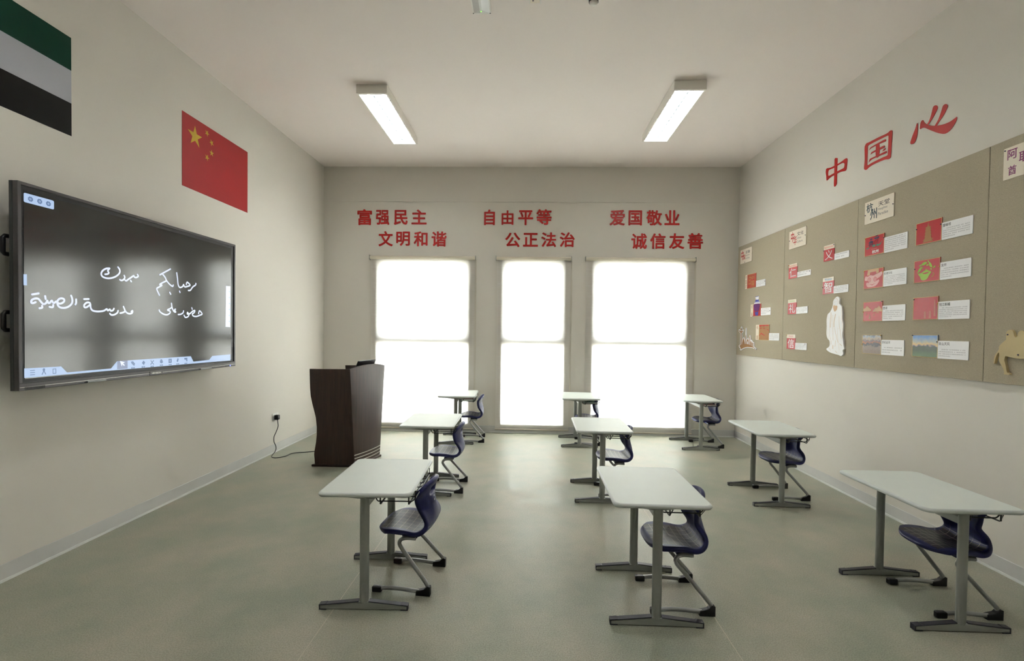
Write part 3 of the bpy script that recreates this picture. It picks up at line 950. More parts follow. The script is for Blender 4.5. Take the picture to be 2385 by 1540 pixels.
for z in (0.124, 0.088, 0.052):
    mb = MB()
    for zz in (z, z + 0.009):
        for j in range(n + 1):
            v = -1 + 2 * j / n
            mb.v.append((0.0065 + fx(v), v * (lat_f(zz) + 0.0045), zz))
    mb.f = [(j, j + 1, j + 2 + n, j + 1 + n) for j in range(n)]
    mb.build('silver_stripe', M['silver'], t, fix=False)
pl_out = [(0.030, -0.250), (0.030, 0.238), (-0.440, 0.375), (-0.440, -0.380)]
MB().prism([pl_out], 0.0, 0.024).build('plinth', M['wood_edge'], t, bevel=0.006)
MB().add([(-0.02, -0.27, 1.030), (-0.02, 0.27, 1.030), (-0.46, 0.27, 0.955), (-0.46, -0.27, 0.955), (-0.02, -0.27, 1.012), (-0.02, 0.27, 1.012), (-0.46, 0.27, 0.937), (-0.46, -0.27, 0.937)],
         [(0, 1, 2, 3), (7, 6, 5, 4), (0, 4, 5, 1), (1, 5, 6, 2), (2, 6, 7, 3), (3, 7, 4, 0)]).build('sloping_top', M['wood'], t)
MB().box(-0.375, -0.225, 0.40, -0.04, 0.225, 0.418).build('shelf', M['wood'], t)
MB().box(-0.035, -0.20, 0.03, -0.020, 0.20, 0.90).build('inner_panel', M['wood_edge'], t)

t = thing('monitor', 'thin black monitor tilted back on top of the lectern', 'monitor', at(1.225, -1.66, 0, LA) @ at(-0.125, 0.088, 1.018) @ Matrix.Rotation(math.radians(26), 4, 'Y'))
MB().box(-0.006, -0.168, 0.0, 0.006, 0.168, 0.125).build('casing', M['black'], t, bevel=0.004)
MB().box(-0.0068, -0.158, 0.010, -0.0058, 0.158, 0.117).build('display', mat('monitor_glass', (12, 12, 14), 0.12), t)
MB().box(0.006, -0.05, 0.004, 0.030, 0.05, 0.05).build('stand', M['black'], t, bevel=0.004)

# ------------------------------------------------------------------ socket and lectern cord
t = thing('wall_socket', 'white square wall socket low on the left wall', 'socket', frame('left', -1.352, 0.428))
MB().prism([rrect(-0.066, -0.043, 0.066, 0.043, 0.008)], 0.0, 0.010).build('face_plate', M['white'], t, bevel=0.002)
MB().box(0.012, 0.018, 0.010, 0.030, 0.034, 0.014).build('switch_rocker', M['white'], t, bevel=0.002)
t = thing('power_cord', 'black power cord running from the wall socket to the lectern', 'cord', at(0.02, -1.36, 0))
MB().box(-0.010, -0.024, 0.392, 0.034, 0.026, 0.448).build('plug', M['black'], t, bevel=0.008, segs=3)
cp = [(0.018, 0.0, 0.394), (0.020, 0.002, 0.360), (0.022, 0.004, 0.310), (0.016, -0.03, 0.25), (0.008, -0.06, 0.20), (0.008, -0.06, 0.14), (0.014, -0.03, 0.08), (0.020, -0.05, 0.03), (0.05, -0.19, 0.006), (0.10, -0.25, 0.005), (0.16, -0.245, 0.005), (0.205, -0.17, 0.005), (0.215, -0.06, 0.005), (0.27, -0.01, 0.005), (0.35, 0.02, 0.005), (0.46, 0.075, 0.005), (0.56, 0.08, 0.005), (0.70, 0.02, 0.005)]
MB().tube(catmull([Vector(p) for p in cp], 5), 0.0045, 8).build('cable', M['black'], t, smooth=1.2)

# traced outlines, in metres: (y, z) on the side walls, (x, z) on the back wall
D_ink = [[[[-3.753,1.886],[-3.739,1.869],[-3.742,1.846],[-3.77,1.821],[-3.808,1.805],[-3.846,1.801],[-3.874,1.809],[-3.882,1.827],[-3.87,1.848],[-3.845,1.864],[-3.819,1.869]],[[-3.819,1.869],[-3.833,1.851],[-3.825,1.84],[-3.833,1.83],[-3.854,1.825]],[[-3.703,1.834],[-3.698,1.822],[-3.709,1.805],[-3.727,1.798],[-3.738,1.802]],[[-3.59,1.855],[-3.583,1.844],[-3.599,1.833],[-3.616,1.833],[-3.623,1.842],[-3.646,1.827],[-3.669,1.812],[-3.685,1.8],[-3.696,1.803]],[[-3.649,1.806],[-3.644,1.799]]],[[[-4.322,1.655],[-4.286,1.664]],[[-4.303,1.613],[-4.318,1.606],[-4.327,1.609],[-4.324,1.623],[-4.307,1.633],[-4.289,1.633],[-4.277,1.621],[-4.263,1.606],[-4.253,1.605],[-4.243,1.612],[-4.237,1.625],[-4.232,1.614],[-4.224,1.612],[-4.211,1.627],[-4.203,1.616],[-4.195,1.615],[-4.182,1.624],[-4.169,1.613],[-4.153,1.614],[-4.136,1.627],[-4.136,1.641],[-4.153,1.645],[-4.168,1.638],[-4.177,1.623],[-4.174,1.603],[-4.16,1.59],[-4.136,1.588],[-4.112,1.595],[-4.091,1.611],[-4.083,1.628],[-4.084,1.648],[-4.091,1.666]],[[-4.249,1.651],[-4.246,1.634]],[[-4.267,1.594],[-4.267,1.583],[-4.282,1.579]],[[-4.202,1.602],[-4.205,1.589],[-4.224,1.59]],[[-4.058,1.645],[-4.058,1.623],[-4.063,1.613]]],[[[-4.005,1.65],[-3.972,1.653]],[[-3.966,1.615],[-3.987,1.6],[-4.002,1.599],[-4.004,1.613],[-3.987,1.629],[-3.968,1.63],[-3.961,1.619],[-3.959,1.598],[-3.946,1.581],[-3.915,1.576],[-3.879,1.579],[-3.859,1.585],[-3.842,1.595],[-3.834,1.586],[-3.818,1.594],[-3.812,1.585],[-3.795,1.588],[-3.786,1.601]],[[-3.754,1.588],[-3.759,1.575],[-3.78,1.561],[-3.805,1.557],[-3.818,1.565]],[[-3.71,1.618],[-3.701,1.6],[-3.697,1.587],[-3.715,1.577],[-3.737,1.572]],[[-3.699,1.592],[-3.684,1.578],[-3.665,1.571],[-3.642,1.574],[-3.633,1.584],[-3.635,1.593],[-3.645,1.585]]],[[[-3.272,1.936],[-3.327,1.907],[-3.38,1.878]],[[-3.355,1.888],[-3.327,1.864],[-3.314,1.843],[-3.285,1.818],[-3.251,1.802],[-3.243,1.813]],[[-3.314,1.839],[-3.357,1.819],[-3.382,1.803],[-3.36,1.801],[-3.387,1.785],[-3.41,1.772],[-3.407,1.757],[-3.385,1.722]],[[-3.28,1.752],[-3.27,1.739]]],[[[-3.175,1.771],[-3.169,1.761]],[[-3.205,1.914],[-3.197,1.871],[-3.189,1.82],[-3.169,1.801],[-3.138,1.813],[-3.13,1.828],[-3.115,1.811],[-3.087,1.817],[-3.054,1.831],[-3.087,1.852],[-3.098,1.833]],[[-2.985,1.852],[-2.988,1.839],[-3.022,1.819],[-3.051,1.789],[-3.075,1.785]]],[[[-3.262,1.667],[-3.259,1.639],[-3.275,1.626],[-3.304,1.613],[-3.278,1.605],[-3.278,1.591],[-3.307,1.576],[-3.343,1.579],[-3.378,1.595],[-3.388,1.609]],[[-3.262,1.667],[-3.254,1.631],[-3.235,1.604],[-3.216,1.601],[-3.23,1.617],[-3.219,1.623]]],[[[-3.13,1.613],[-3.136,1.598],[-3.161,1.585],[-3.189,1.582]],[[-3.124,1.578],[-3.11,1.562],[-3.081,1.567],[-3.066,1.587],[-3.087,1.59],[-3.084,1.603],[-3.063,1.591],[-3.028,1.613],[-2.998,1.623],[-3.004,1.606],[-3.028,1.592],[-3.016,1.576],[-2.979,1.573],[-2.936,1.585],[-2.907,1.597],[-2.939,1.623],[-2.952,1.599]],[[-3.034,1.644],[-3.029,1.632]]]]
D_bar = [[-4.367,1.238],[-4.156,1.234],[-4.119,1.195],[-3.811,1.195],[-3.762,1.242],[-3.046,1.239],[-3.015,1.192],[-2.815,1.195],[-2.774,1.227],[-2.515,1.229],[-2.515,1.172],[-4.367,1.185]]
D_tile = [[-3.762,1.242],[-3.677,1.242],[-3.677,1.185],[-3.763,1.185]]
D_icons = [[-3.631,1.219],[-3.54,1.219],[-3.457,1.217],[-3.367,1.22],[-3.277,1.218],[-3.195,1.218],[-3.104,1.216]]
D_licons = [[-4.323,1.211],[-4.259,1.212],[-4.197,1.209]]
D_arrow = [-3.719,1.222]
D_strip = [[-2.58,1.871],[-2.516,1.873],[-2.517,1.487],[-2.586,1.489]]
D_tab = [[-4.367,1.764],[-4.349,1.766],[-4.349,1.703],[-4.367,1.703]]
D_topbar = [[-4.363,2.217],[-4.193,2.219],[-4.193,2.167],[-4.363,2.165]]
D_gear = [[-4.327,2.191],[-4.276,2.192],[-4.226,2.192]]
D_zhong = [[[[-1.984,3.161],[-2.006,3.162],[-2.05,3.151],[-2.119,3.149],[-2.216,3.151],[-2.261,3.158],[-2.29,3.16],[-2.307,3.142],[-2.302,3.086],[-2.297,3.056],[-2.28,3.043],[-2.22,3.055],[-2.159,3.057],[-2.054,3.053],[-2.0,3.04],[-1.991,3.084],[-1.98,3.128]],[[-2.021,3.129],[-2.04,3.136],[-2.115,3.129],[-2.156,3.133],[-2.217,3.134],[-2.252,3.127],[-2.267,3.111],[-2.259,3.081],[-2.239,3.078],[-2.158,3.079],[-2.112,3.078],[-2.032,3.077],[-2.018,3.099]]],[[[-2.115,3.211],[-2.124,3.219],[-2.137,3.217],[-2.153,3.208],[-2.161,3.198],[-2.158,3.096],[-2.16,2.996],[-2.159,2.963],[-2.148,2.947],[-2.133,2.941],[-2.117,2.953],[-2.116,3.043],[-2.116,3.143]]]]
D_guo = [[[[-2.537,3.175],[-2.557,3.194],[-2.587,3.191],[-2.707,3.188],[-2.801,3.182],[-2.834,3.19],[-2.853,3.185],[-2.861,3.171],[-2.857,3.085],[-2.852,2.986],[-2.847,2.963],[-2.824,2.958],[-2.778,2.97],[-2.675,2.975],[-2.604,2.97],[-2.567,2.958],[-2.545,2.966],[-2.535,2.984],[-2.541,3.058],[-2.535,3.151]],[[-2.576,3.16],[-2.597,3.167],[-2.716,3.164],[-2.801,3.161],[-2.817,3.155],[-2.82,3.134],[-2.816,3.011],[-2.811,2.995],[-2.754,2.996],[-2.633,2.996],[-2.591,2.992],[-2.575,3.001],[-2.575,3.076]]],[[[-2.594,3.12],[-2.606,3.136],[-2.623,3.139],[-2.709,3.141],[-2.779,3.14],[-2.791,3.13],[-2.784,3.121],[-2.717,3.126],[-2.636,3.128],[-2.611,3.126]]],[[[-2.613,3.074],[-2.625,3.091],[-2.641,3.091],[-2.718,3.093],[-2.769,3.092],[-2.78,3.084],[-2.772,3.074],[-2.719,3.076],[-2.65,3.078]]],[[[-2.593,3.013],[-2.606,3.038],[-2.627,3.039],[-2.72,3.037],[-2.791,3.037],[-2.803,3.03],[-2.799,3.018],[-2.721,3.023],[-2.632,3.026]]],[[[-2.677,3.136],[-2.713,3.133],[-2.717,3.03],[-2.679,3.031]]],[[[-2.754,3.05],[-2.77,3.065],[-2.786,3.065],[-2.789,3.055],[-2.775,3.049]]]]
D_xin = [[[[-3.115,3.131],[-3.119,3.119],[-3.12,3.055],[-3.11,3.012],[-3.091,2.988],[-3.068,2.988],[-3.054,2.997],[-3.054,3.013],[-3.075,3.058],[-3.097,3.097],[-3.109,3.128]]],[[[-3.14,3.079],[-3.144,3.113],[-3.154,3.13],[-3.168,3.131],[-3.176,3.117],[-3.196,3.091],[-3.234,3.062],[-3.289,3.037],[-3.347,3.021],[-3.404,3.016],[-3.442,3.023],[-3.459,3.026],[-3.458,3.006],[-3.438,2.977],[-3.406,2.952],[-3.373,2.946],[-3.344,2.955],[-3.297,2.983],[-3.235,3.028],[-3.191,3.062],[-3.165,3.073],[-3.146,3.072]]],[[[-3.209,3.083],[-3.226,3.103],[-3.243,3.141],[-3.254,3.182],[-3.265,3.193],[-3.283,3.189],[-3.297,3.172],[-3.293,3.154],[-3.268,3.12],[-3.239,3.093],[-3.218,3.076]]],[[[-3.277,3.043],[-3.305,3.074],[-3.327,3.118],[-3.34,3.152],[-3.351,3.161],[-3.368,3.158],[-3.381,3.142],[-3.378,3.125],[-3.351,3.088],[-3.317,3.058],[-3.292,3.034]]]]
D_sky_white = [[-0.16,1.321],[-0.206,1.34],[-0.203,1.496],[-0.154,1.519],[-0.15,1.547],[-0.173,1.552],[-0.202,1.539],[-0.201,1.564],[-0.232,1.593],[-0.257,1.566],[-0.255,1.539],[-0.302,1.547],[-0.309,1.531],[-0.284,1.507],[-0.251,1.496],[-0.254,1.386],[-0.277,1.418],[-0.305,1.444],[-0.336,1.417],[-0.354,1.396],[-0.356,1.467],[-0.363,1.569],[-0.378,1.569],[-0.393,1.468],[-0.396,1.412],[-0.432,1.437],[-0.467,1.413],[-0.474,1.463],[-0.489,1.472],[-0.51,1.458],[-0.517,1.406],[-0.536,1.413],[-0.57,1.383],[-0.605,1.381],[-0.611,1.324],[-0.681,1.298],[-0.669,1.284],[-0.572,1.301],[-0.428,1.304],[-0.313,1.285],[-0.221,1.255]]
D_sky_brown = [[[-0.187,1.322],[-0.227,1.336],[-0.333,1.353],[-0.448,1.348],[-0.538,1.332],[-0.593,1.316],[-0.647,1.3],[-0.572,1.311],[-0.427,1.313],[-0.312,1.296],[-0.242,1.275]],[[-0.224,1.336],[-0.219,1.499],[-0.169,1.523],[-0.165,1.541],[-0.203,1.526],[-0.235,1.531],[-0.253,1.526],[-0.294,1.536],[-0.278,1.515],[-0.243,1.499],[-0.251,1.337]],[[-0.211,1.534],[-0.21,1.556],[-0.23,1.569],[-0.249,1.555],[-0.247,1.534]],[[-0.26,1.343],[-0.267,1.37],[-0.285,1.41],[-0.306,1.429],[-0.325,1.411],[-0.346,1.372],[-0.352,1.345]],[[-0.364,1.345],[-0.363,1.457],[-0.373,1.483],[-0.383,1.457],[-0.387,1.346]],[[-0.4,1.346],[-0.406,1.394],[-0.433,1.426],[-0.46,1.395],[-0.471,1.343],[-0.451,1.343],[-0.447,1.379],[-0.432,1.397],[-0.419,1.378],[-0.419,1.347]],[[-0.482,1.341],[-0.48,1.447],[-0.49,1.46],[-0.497,1.448],[-0.5,1.339]],[[-0.511,1.334],[-0.511,1.388],[-0.535,1.391],[-0.538,1.329]],[[-0.547,1.327],[-0.545,1.376],[-0.569,1.374],[-0.571,1.32]],[[-0.58,1.318],[-0.578,1.369],[-0.593,1.369],[-0.595,1.316]]]
D_fig = [[-2.272,1.852],[-2.298,1.846],[-2.314,1.825],[-2.308,1.784],[-2.345,1.752],[-2.357,1.688],[-2.36,1.631],[-2.373,1.595],[-2.372,1.546],[-2.364,1.485],[-2.376,1.441],[-2.384,1.397],[-2.395,1.357],[-2.377,1.344],[-2.384,1.308],[-2.354,1.289],[-2.311,1.297],[-2.266,1.302],[-2.214,1.31],[-2.167,1.323],[-2.131,1.347],[-2.178,1.375],[-2.179,1.425],[-2.148,1.45],[-2.128,1.492],[-2.128,1.569],[-2.125,1.637],[-2.14,1.688],[-2.171,1.707],[-2.202,1.744],[-2.216,1.781],[-2.218,1.81],[-2.238,1.834]]
D_fig_beard = [[-2.221,1.762],[-2.234,1.774],[-2.247,1.767],[-2.282,1.763],[-2.279,1.732],[-2.262,1.717],[-2.244,1.711],[-2.226,1.737]]
D_fig_lines = [[0.01,[[-2.191,1.703],[-2.192,1.636],[-2.187,1.56]]],[0.012,[[-2.26,1.684],[-2.241,1.618],[-2.242,1.564]]],[0.005,[[-2.217,1.677],[-2.226,1.526],[-2.235,1.434]]],[0.004,[[-2.177,1.653],[-2.176,1.505],[-2.195,1.438]]],[0.005,[[-2.249,1.555],[-2.285,1.464],[-2.306,1.415]]],[0.005,[[-2.314,1.665],[-2.319,1.583],[-2.355,1.449]]],[0.006,[[-2.202,1.43],[-2.204,1.394]]],[0.006,[[-2.273,1.431],[-2.264,1.375]]],[0.012,[[-2.232,1.384],[-2.231,1.355]]],[0.004,[[-2.172,1.361],[-2.2,1.333]]],[0.005,[[-2.271,1.332],[-2.297,1.316]]],[0.006,[[-2.331,1.404],[-2.364,1.384]]],[0.003,[[-2.231,1.802],[-2.245,1.804]]],[0.003,[[-2.255,1.803],[-2.268,1.806]]],[0.004,[[-2.251,1.832],[-2.282,1.827],[-2.293,1.802],[-2.288,1.777]]],[0.003,[[-2.145,1.679],[-2.138,1.612],[-2.146,1.501],[-2.168,1.446]]],[0.003,[[-2.343,1.721],[-2.351,1.64],[-2.364,1.591],[-2.363,1.542]]],[0.003,[[-2.3,1.555],[-2.297,1.485],[-2.32,1.383],[-2.328,1.342]]]]
D_camel = [[-3.901,1.511],[-3.907,1.522],[-3.922,1.529],[-3.936,1.525],[-3.945,1.511],[-3.949,1.493],[-3.958,1.484],[-3.967,1.49],[-3.972,1.511],[-3.985,1.523],[-3.998,1.523],[-4.008,1.512],[-4.017,1.491],[-4.032,1.479],[-4.045,1.5],[-4.05,1.526],[-4.064,1.536],[-4.088,1.531],[-4.092,1.522],[-4.072,1.515],[-4.069,1.483],[-4.058,1.435],[-4.044,1.4],[-4.041,1.37],[-4.041,1.28],[-4.054,1.275],[-4.057,1.265],[-4.027,1.264],[-4.022,1.304],[-4.012,1.355],[-3.996,1.355],[-3.949,1.358],[-3.906,1.366],[-3.899,1.361],[-3.895,1.341],[-3.902,1.316],[-3.913,1.269],[-3.925,1.264],[-3.928,1.254],[-3.895,1.254],[-3.896,1.269],[-3.884,1.299],[-3.862,1.336],[-3.86,1.386],[-3.844,1.366],[-3.833,1.32],[-3.828,1.319],[-3.83,1.353],[-3.84,1.378],[-3.857,1.403],[-3.859,1.423],[-3.87,1.439],[-3.891,1.459],[-3.901,1.468],[-3.901,1.493]]
D_vase_top = [[-0.613,1.972],[-0.657,1.978],[-0.701,1.978],[-0.699,1.936],[-0.707,1.918],[-0.747,1.881],[-0.579,1.88],[-0.608,1.907],[-0.626,1.931]]
D_vase_bands = [[[-0.622,1.931],[-0.649,1.934],[-0.665,1.926],[-0.699,1.936],[-0.707,1.918],[-0.721,1.905],[-0.61,1.904]],[[-0.603,1.901],[-0.729,1.901],[-0.736,1.895],[-0.597,1.894]],[[-0.615,1.974],[-0.699,1.978],[-0.699,1.971],[-0.615,1.967]]]
D_vase_body = [[-0.579,1.872],[-0.73,1.875],[-0.733,1.819],[-0.713,1.785],[-0.651,1.78],[-0.603,1.79],[-0.581,1.832]]
D_vase_foot = [[[-0.606,1.772],[-0.713,1.775],[-0.694,1.743],[-0.626,1.741]],[[-0.623,1.741],[-0.7,1.743],[-0.702,1.728],[-0.622,1.725]]]
D_chars = [['富',[0.494,3.007,0.709,3.239]],['强',[0.769,3.013,0.966,3.229]],['民',[1.034,3.014,1.235,3.23]],['主',[1.292,3.022,1.514,3.238]],['文',[0.809,2.7,1.019,2.922]],['明',[1.07,2.709,1.271,2.917]],['和',[1.328,2.704,1.53,2.92]],['谐',[1.588,2.701,1.807,2.922]],['自',[2.353,3.017,2.509,3.242]],['由',[2.606,3.023,2.779,3.231]],['平',[2.847,3.02,3.063,3.234]],['等',[3.109,3.025,3.329,3.25]],['公',[2.662,2.702,2.881,2.911]],['正',[2.921,2.71,3.137,2.908]],['法',[3.184,2.706,3.399,2.918]],['治',[3.45,2.708,3.666,2.92]],['爱',[4.163,3.022,4.38,3.244]],['国',[4.431,3.024,4.623,3.239]],['敬',[4.685,3.025,4.907,3.242]],['业',[4.943,3.031,5.157,3.243]],['诚',[4.476,2.686,4.698,2.911]],['信',[4.745,2.691,4.962,2.912]],['友',[5.014,2.692,5.23,2.914]],['善',[5.275,2.694,5.495,2.92]]]
# ------------------------------------------------------------------ interactive screen
TY, TZ = -4.400, 1.115
t = thing('interactive_whiteboard', 'large wall-mounted interactive screen with handwritten Arabic, on the left wall', 'screen', frame('left', TY, TZ))
TW, TH = 1.957, 1.160
fr = MB().prism([[(0, 0), (TW, 0), (TW, TH), (0, TH)], [(0.020, 0.045), (0.020, TH - 0.018), (TW - 0.020, TH - 0.018), (TW - 0.020, 0.045)]], 0.170, 0.200).build('bezel', M['bezel'], t, bevel=0.002, segs=1)
MB().box(0.004, 0.0385, 0.2000, TW - 0.004, 0.0425, 0.2006).build('groove', M['black'], fr)
MB().box(0.004, 0.0165, 0.2000, TW - 0.004, 0.0190, 0.2010).build('silver_line', M['silver'], fr)
MB().prism([[(0, 0), (TW, 0), (TW, TH), (0, TH)]], 0.150, 0.170).build('back_cover', M['bezel_side'], t)
MB().box(0.055, 0.05, 0.085, TW - 0.055, TH - 0.05, 0.150).build('chassis', M['bezel_side'], t, bevel=0.01)
MB().box(0.55, 0.30, 0.0, 1.40, 0.86, 0.085).build('wall_mount', M['black'], t)
for v0 in (0.325, 0.749):
    MB().tube([(0.055, v0 + 0.012, 0.100), (0.022, v0 + 0.012, 0.100), (0.012, v0 + 0.022, 0.100), (0.012, v0 + 0.100, 0.100), (0.022, v0 + 0.112, 0.100), (0.055, v0 + 0.112, 0.100)], 0.012, 10).build('handle', M['black'], t, smooth=1.0)
MB().box(0.020, 0.045, 0.176, TW - 0.020, TH - 0.018, 0.1925).build('black_margin', M['black'], t)
scr = MB().box(0.036, 0.064, 0.1925, 1.896, 1.116, 0.1945).build('display', M['screen'], t)
def L2(p): return (p[0] - TY, p[1] - TZ)
N0 = 0.1949
MB().prism([[L2(p) for p in D_bar]], N0 - 0.0004, N0).build('toolbar', M['ui'], scr)
MB().prism([[L2(p) for p in D_strip]], N0 - 0.0004, N0).build('side_menu', M['ui_white'], scr)
MB().prism([[L2(p) for p in D_tab]], N0 - 0.0004, N0).build('side_tab', M['ui'], scr)
tb = [L2(p) for p in D_topbar]
MB().prism([rrect(min(p[0] for p in tb), sum(p[1] for p in tb[2:]) / 2, max(p[0] for p in tb), sum(p[1] for p in tb[:2]) / 2, 0.008)], N0 - 0.0004, N0).build('tool_chip', M['ui'], scr)
for p in D_gear:
    c = L2(p)
    g = []
    for k in range(16):
        rr = 0.0155 if k % 2 else 0.0125
        a = 2 * math.pi * k / 16
        g.append((c[0] + rr * math.cos(a), c[1] + rr * math.sin(a)))
    hole = [(c[0] + 0.006 * math.cos(k * math.pi / 5), c[1] + 0.006 * math.sin(k * math.pi / 5)) for k in range(10)]
    mb = MB().prism([g, hole], N0, N0 + 0.0003)
    mb.prism([[(c[0] + 0.003 * math.cos(k * math.pi / 3), c[1] + 0.003 * math.sin(k * math.pi / 3)) for k in range(6)]], N0, N0 + 0.0003)
    mb.build('gear_icon', M['ui_icon'], scr)
MB().prism([[L2(p) for p in D_tile]], N0, N0 + 0.0003).build('selected_tile', M['ui_mid'], scr)
c = L2(D_arrow)
MB().prism([[(c[0] - 0.022, c[1] + 0.020), (c[0] + 0.020, c[1] + 0.008), (c[0] + 0.004, c[1] + 0.002), (c[0] + 0.018, c[1] - 0.012), (c[0] + 0.012, c[1] - 0.018), (c[0] - 0.002, c[1] - 0.004), (c[0] - 0.006, c[1] - 0.020)]], N0 + 0.0003, N0 + 0.0006).build('pointer_icon', M['ui_white'], scr)
shapes = [
    [[(-0.02, 0.018), (0.0, 0.02), (0.02, 0.0), (0.012, -0.018), (-0.012, 0.0)]],
    [[(-0.014, 0.0), (0.002, 0.019), (0.020, 0.004), (0.006, -0.018)]],
    [[(-0.018, 0.018), (-0.012, 0.02), (0.0, 0.006), (0.014, 0.02), (0.020, 0.014), (0.005, 0.0), (0.02, -0.016), (0.014, -0.02), (0.0, -0.006), (-0.014, -0.02), (-0.02, -0.014), (-0.006, 0.0)]],
    [[(-0.016, 0.004), (-0.004, 0.020), (0.010, 0.012), (0.019, -0.008), (0.006, -0.018), (-0.012, -0.014)]],
    [[(-0.018, -0.018), (-0.018, 0.018), (0.018, 0.018), (0.018, -0.018)], [(-0.004, 0.008), (0.004, 0.008), (0.004, -0.008), (-0.004, -0.008)]],
    [[(-0.014, -0.006), (0.0, 0.020), (0.012, 0.010), (0.0, -0.018)]],
    [[(-0.019, 0.004), (-0.019, 0.018), (0.019, 0.018), (0.019, -0.014), (0.006, -0.014), (0.006, 0.0)]]]
for p, shp in zip(D_icons, shapes):
    c = L2(p)
    mb = MB().prism([[(c[0] + a * 0.9, c[1] + b * 0.9 - 0.004) for a, b in lp] for lp in shp], N0, N0 + 0.0003)
    for k in (-1, 1):
        mb.prism([[(c[0] + k * 0.0085 - 0.0065, c[1] - 0.038), (c[0] + k * 0.0085 + 0.0065, c[1] - 0.038), (c[0] + k * 0.0085 + 0.0065, c[1] - 0.029), (c[0] + k * 0.0085 - 0.0065, c[1] - 0.029)]], N0, N0 + 0.0003)
    mb.build('tool_icon', M['ui_icon'], scr)
for i, p in enumerate(D_licons):
    c = L2(p)
    mb = MB()
    if i == 0:
        for dy in (-0.012, 0.0, 0.012): mb.ribbon([(c[0] - 0.012, c[1] + dy), (c[0] + 0.012, c[1] + dy)], 0.004, N0 + 0.0003)
    elif i == 1:
        mb.ribbon([(c[0] - 0.010, c[1] - 0.016), (c[0], c[1] + 0.002), (c[0] + 0.010, c[1] - 0.016)], 0.005, N0 + 0.0003).ribbon([(c[0], c[1] + 0.008), (c[0], c[1] + 0.012)], 0.014, N0 + 0.0003)
    else:
        mb.ribbon([(c[0] - 0.009, c[1] - 0.013), (c[0] - 0.009, c[1] + 0.013), (c[0] + 0.009, c[1] + 0.013), (c[0] + 0.009, c[1] - 0.013), (c[0] - 0.009, c[1] - 0.013)], 0.004, N0 + 0.0003, smooth=False)
    mb.build('menu_icon', M['ui_icon'], scr, fix=False)
for i in range(6):
    c = L2(D_strip[0])
    mb = MB().ribbon([(c[0] + 0.045, c[1] - 0.05 - i * 0.056), (c[0] + 0.060, c[1] - 0.05 - i * 0.056)], 0.012, N0 + 0.0003)
    mb.build('menu_icon', M['ui'], scr, fix=False)
for word in D_ink:
    mb = MB()
    for s in word:
        mb.ribbon([L2(p) for p in s], 0.0120, N0 + 0.0002)
    mb.build('handwriting', M['ink_white'], scr, fix=False)
badge = MB().prism([rrect(0.911, 0.003, 1.036, 0.0335, 0.010)], 0.200, 0.2035).build('maker_badge', M['bezel'], t)
letter(MB(), 'HIKVISION', 0.930, 0.0115, 1.018, 0.0245, 0.2038, bold=0.012).build('lettering', M['silver'], badge, fix=False)
g = MB()
for k in range(22):
    g.box(0.030 + k * 0.0052, 0.002, 0.200, 0.0328 + k * 0.0052, 0.0195, 0.2012)
g.build('speaker_slots', M['black'], t)
MB().box(1.804, 0.003, 0.200, 1.892, 0.016, 0.2012).build('control_strip', M['black'], t)
MB().lathe([(0.0001, 0.003), (0.006, 0.002), (0.006, 0.0)], (1.872, 0.0095, 0.2012), 10).build('power_light', M['led_blue'], t)
for u0, u1, lb in ((0.379, 0.540, 'grey stylus pen clipped to the near end of the screen ledge'), (1.432, 1.600, 'grey stylus pen clipped to the far end of the screen ledge')):
    p = thing('stylus_pen', lb, 'pen', frame('left', TY + u0, TZ + 0.008, 0.2065), 'stylus pens on the screen ledge')
    w = u1 - u0
    MB().lathe([(0.0001, 0.0), (0.003, 0.006), (0.0065, 0.022)], (0, 0, 0), 10, 'x').build('tip', M['black'], p, smooth=1.0)
    MB().lathe([(0.0065, 0.022), (0.0065, w - 0.004), (0.0001, w)], (0, 0, 0), 10, 'x').build('barrel', M['tube'], p, smooth=1.0)

# ------------------------------------------------------------------ wall flags
t = thing('wall_flag', 'green, white and black striped flag high on the left wall, cut by the frame', 'flag', frame('left', -4.840, 2.722, 0.001), 'flags on the left wall')
FW, FH = 0.955, 0.636
for k, m in ((2, 'flag_green'), (1, 'flag_white'), (0, 'flag_black')):
    MB().box(FW * 0.25, FH * k / 3, 0, FW, FH * (k + 1) / 3, 0.0015).build('stripe', M[m], t)
MB().box(0, 0, 0, FW * 0.25, FH, 0.0015).build('hoist_band', M['flag_red'], t)
t = thing('wall_flag', 'red flag with five yellow stars on the left wall above the screen', 'flag', frame('left', -2.884, 2.709, 0.001), 'flags on the left wall')
FW, FH = 0.964, 0.642
MB().box(0, 0, 0, FW, FH, 0.0015).build('field', M['flag_red'], t)
def star(cx, cy, r, a0):
    return [(cx + (r if k % 2 == 0 else r * 0.382) * math.cos(a0 + k * math.pi / 5), cy + (r if k % 2 == 0 else r * 0.382) * math.sin(a0 + k * math.pi / 5)) for k in range(10)]
U = FW / 30
MB().prism([star(5 * U, FH - 5 * U, 3 * U, math.pi / 2)], 0.0015, 0.0022).build('large_star', M['flag_yellow'], t)
for sx, sy in ((10, 2), (12, 4), (12, 7), (10, 9)):
    MB().prism([star(sx * U, FH - sy * U, U, math.atan2(-(5 - sy), 5 - sx))], 0.0015, 0.0022).build('small_star', M['flag_yellow'], t)

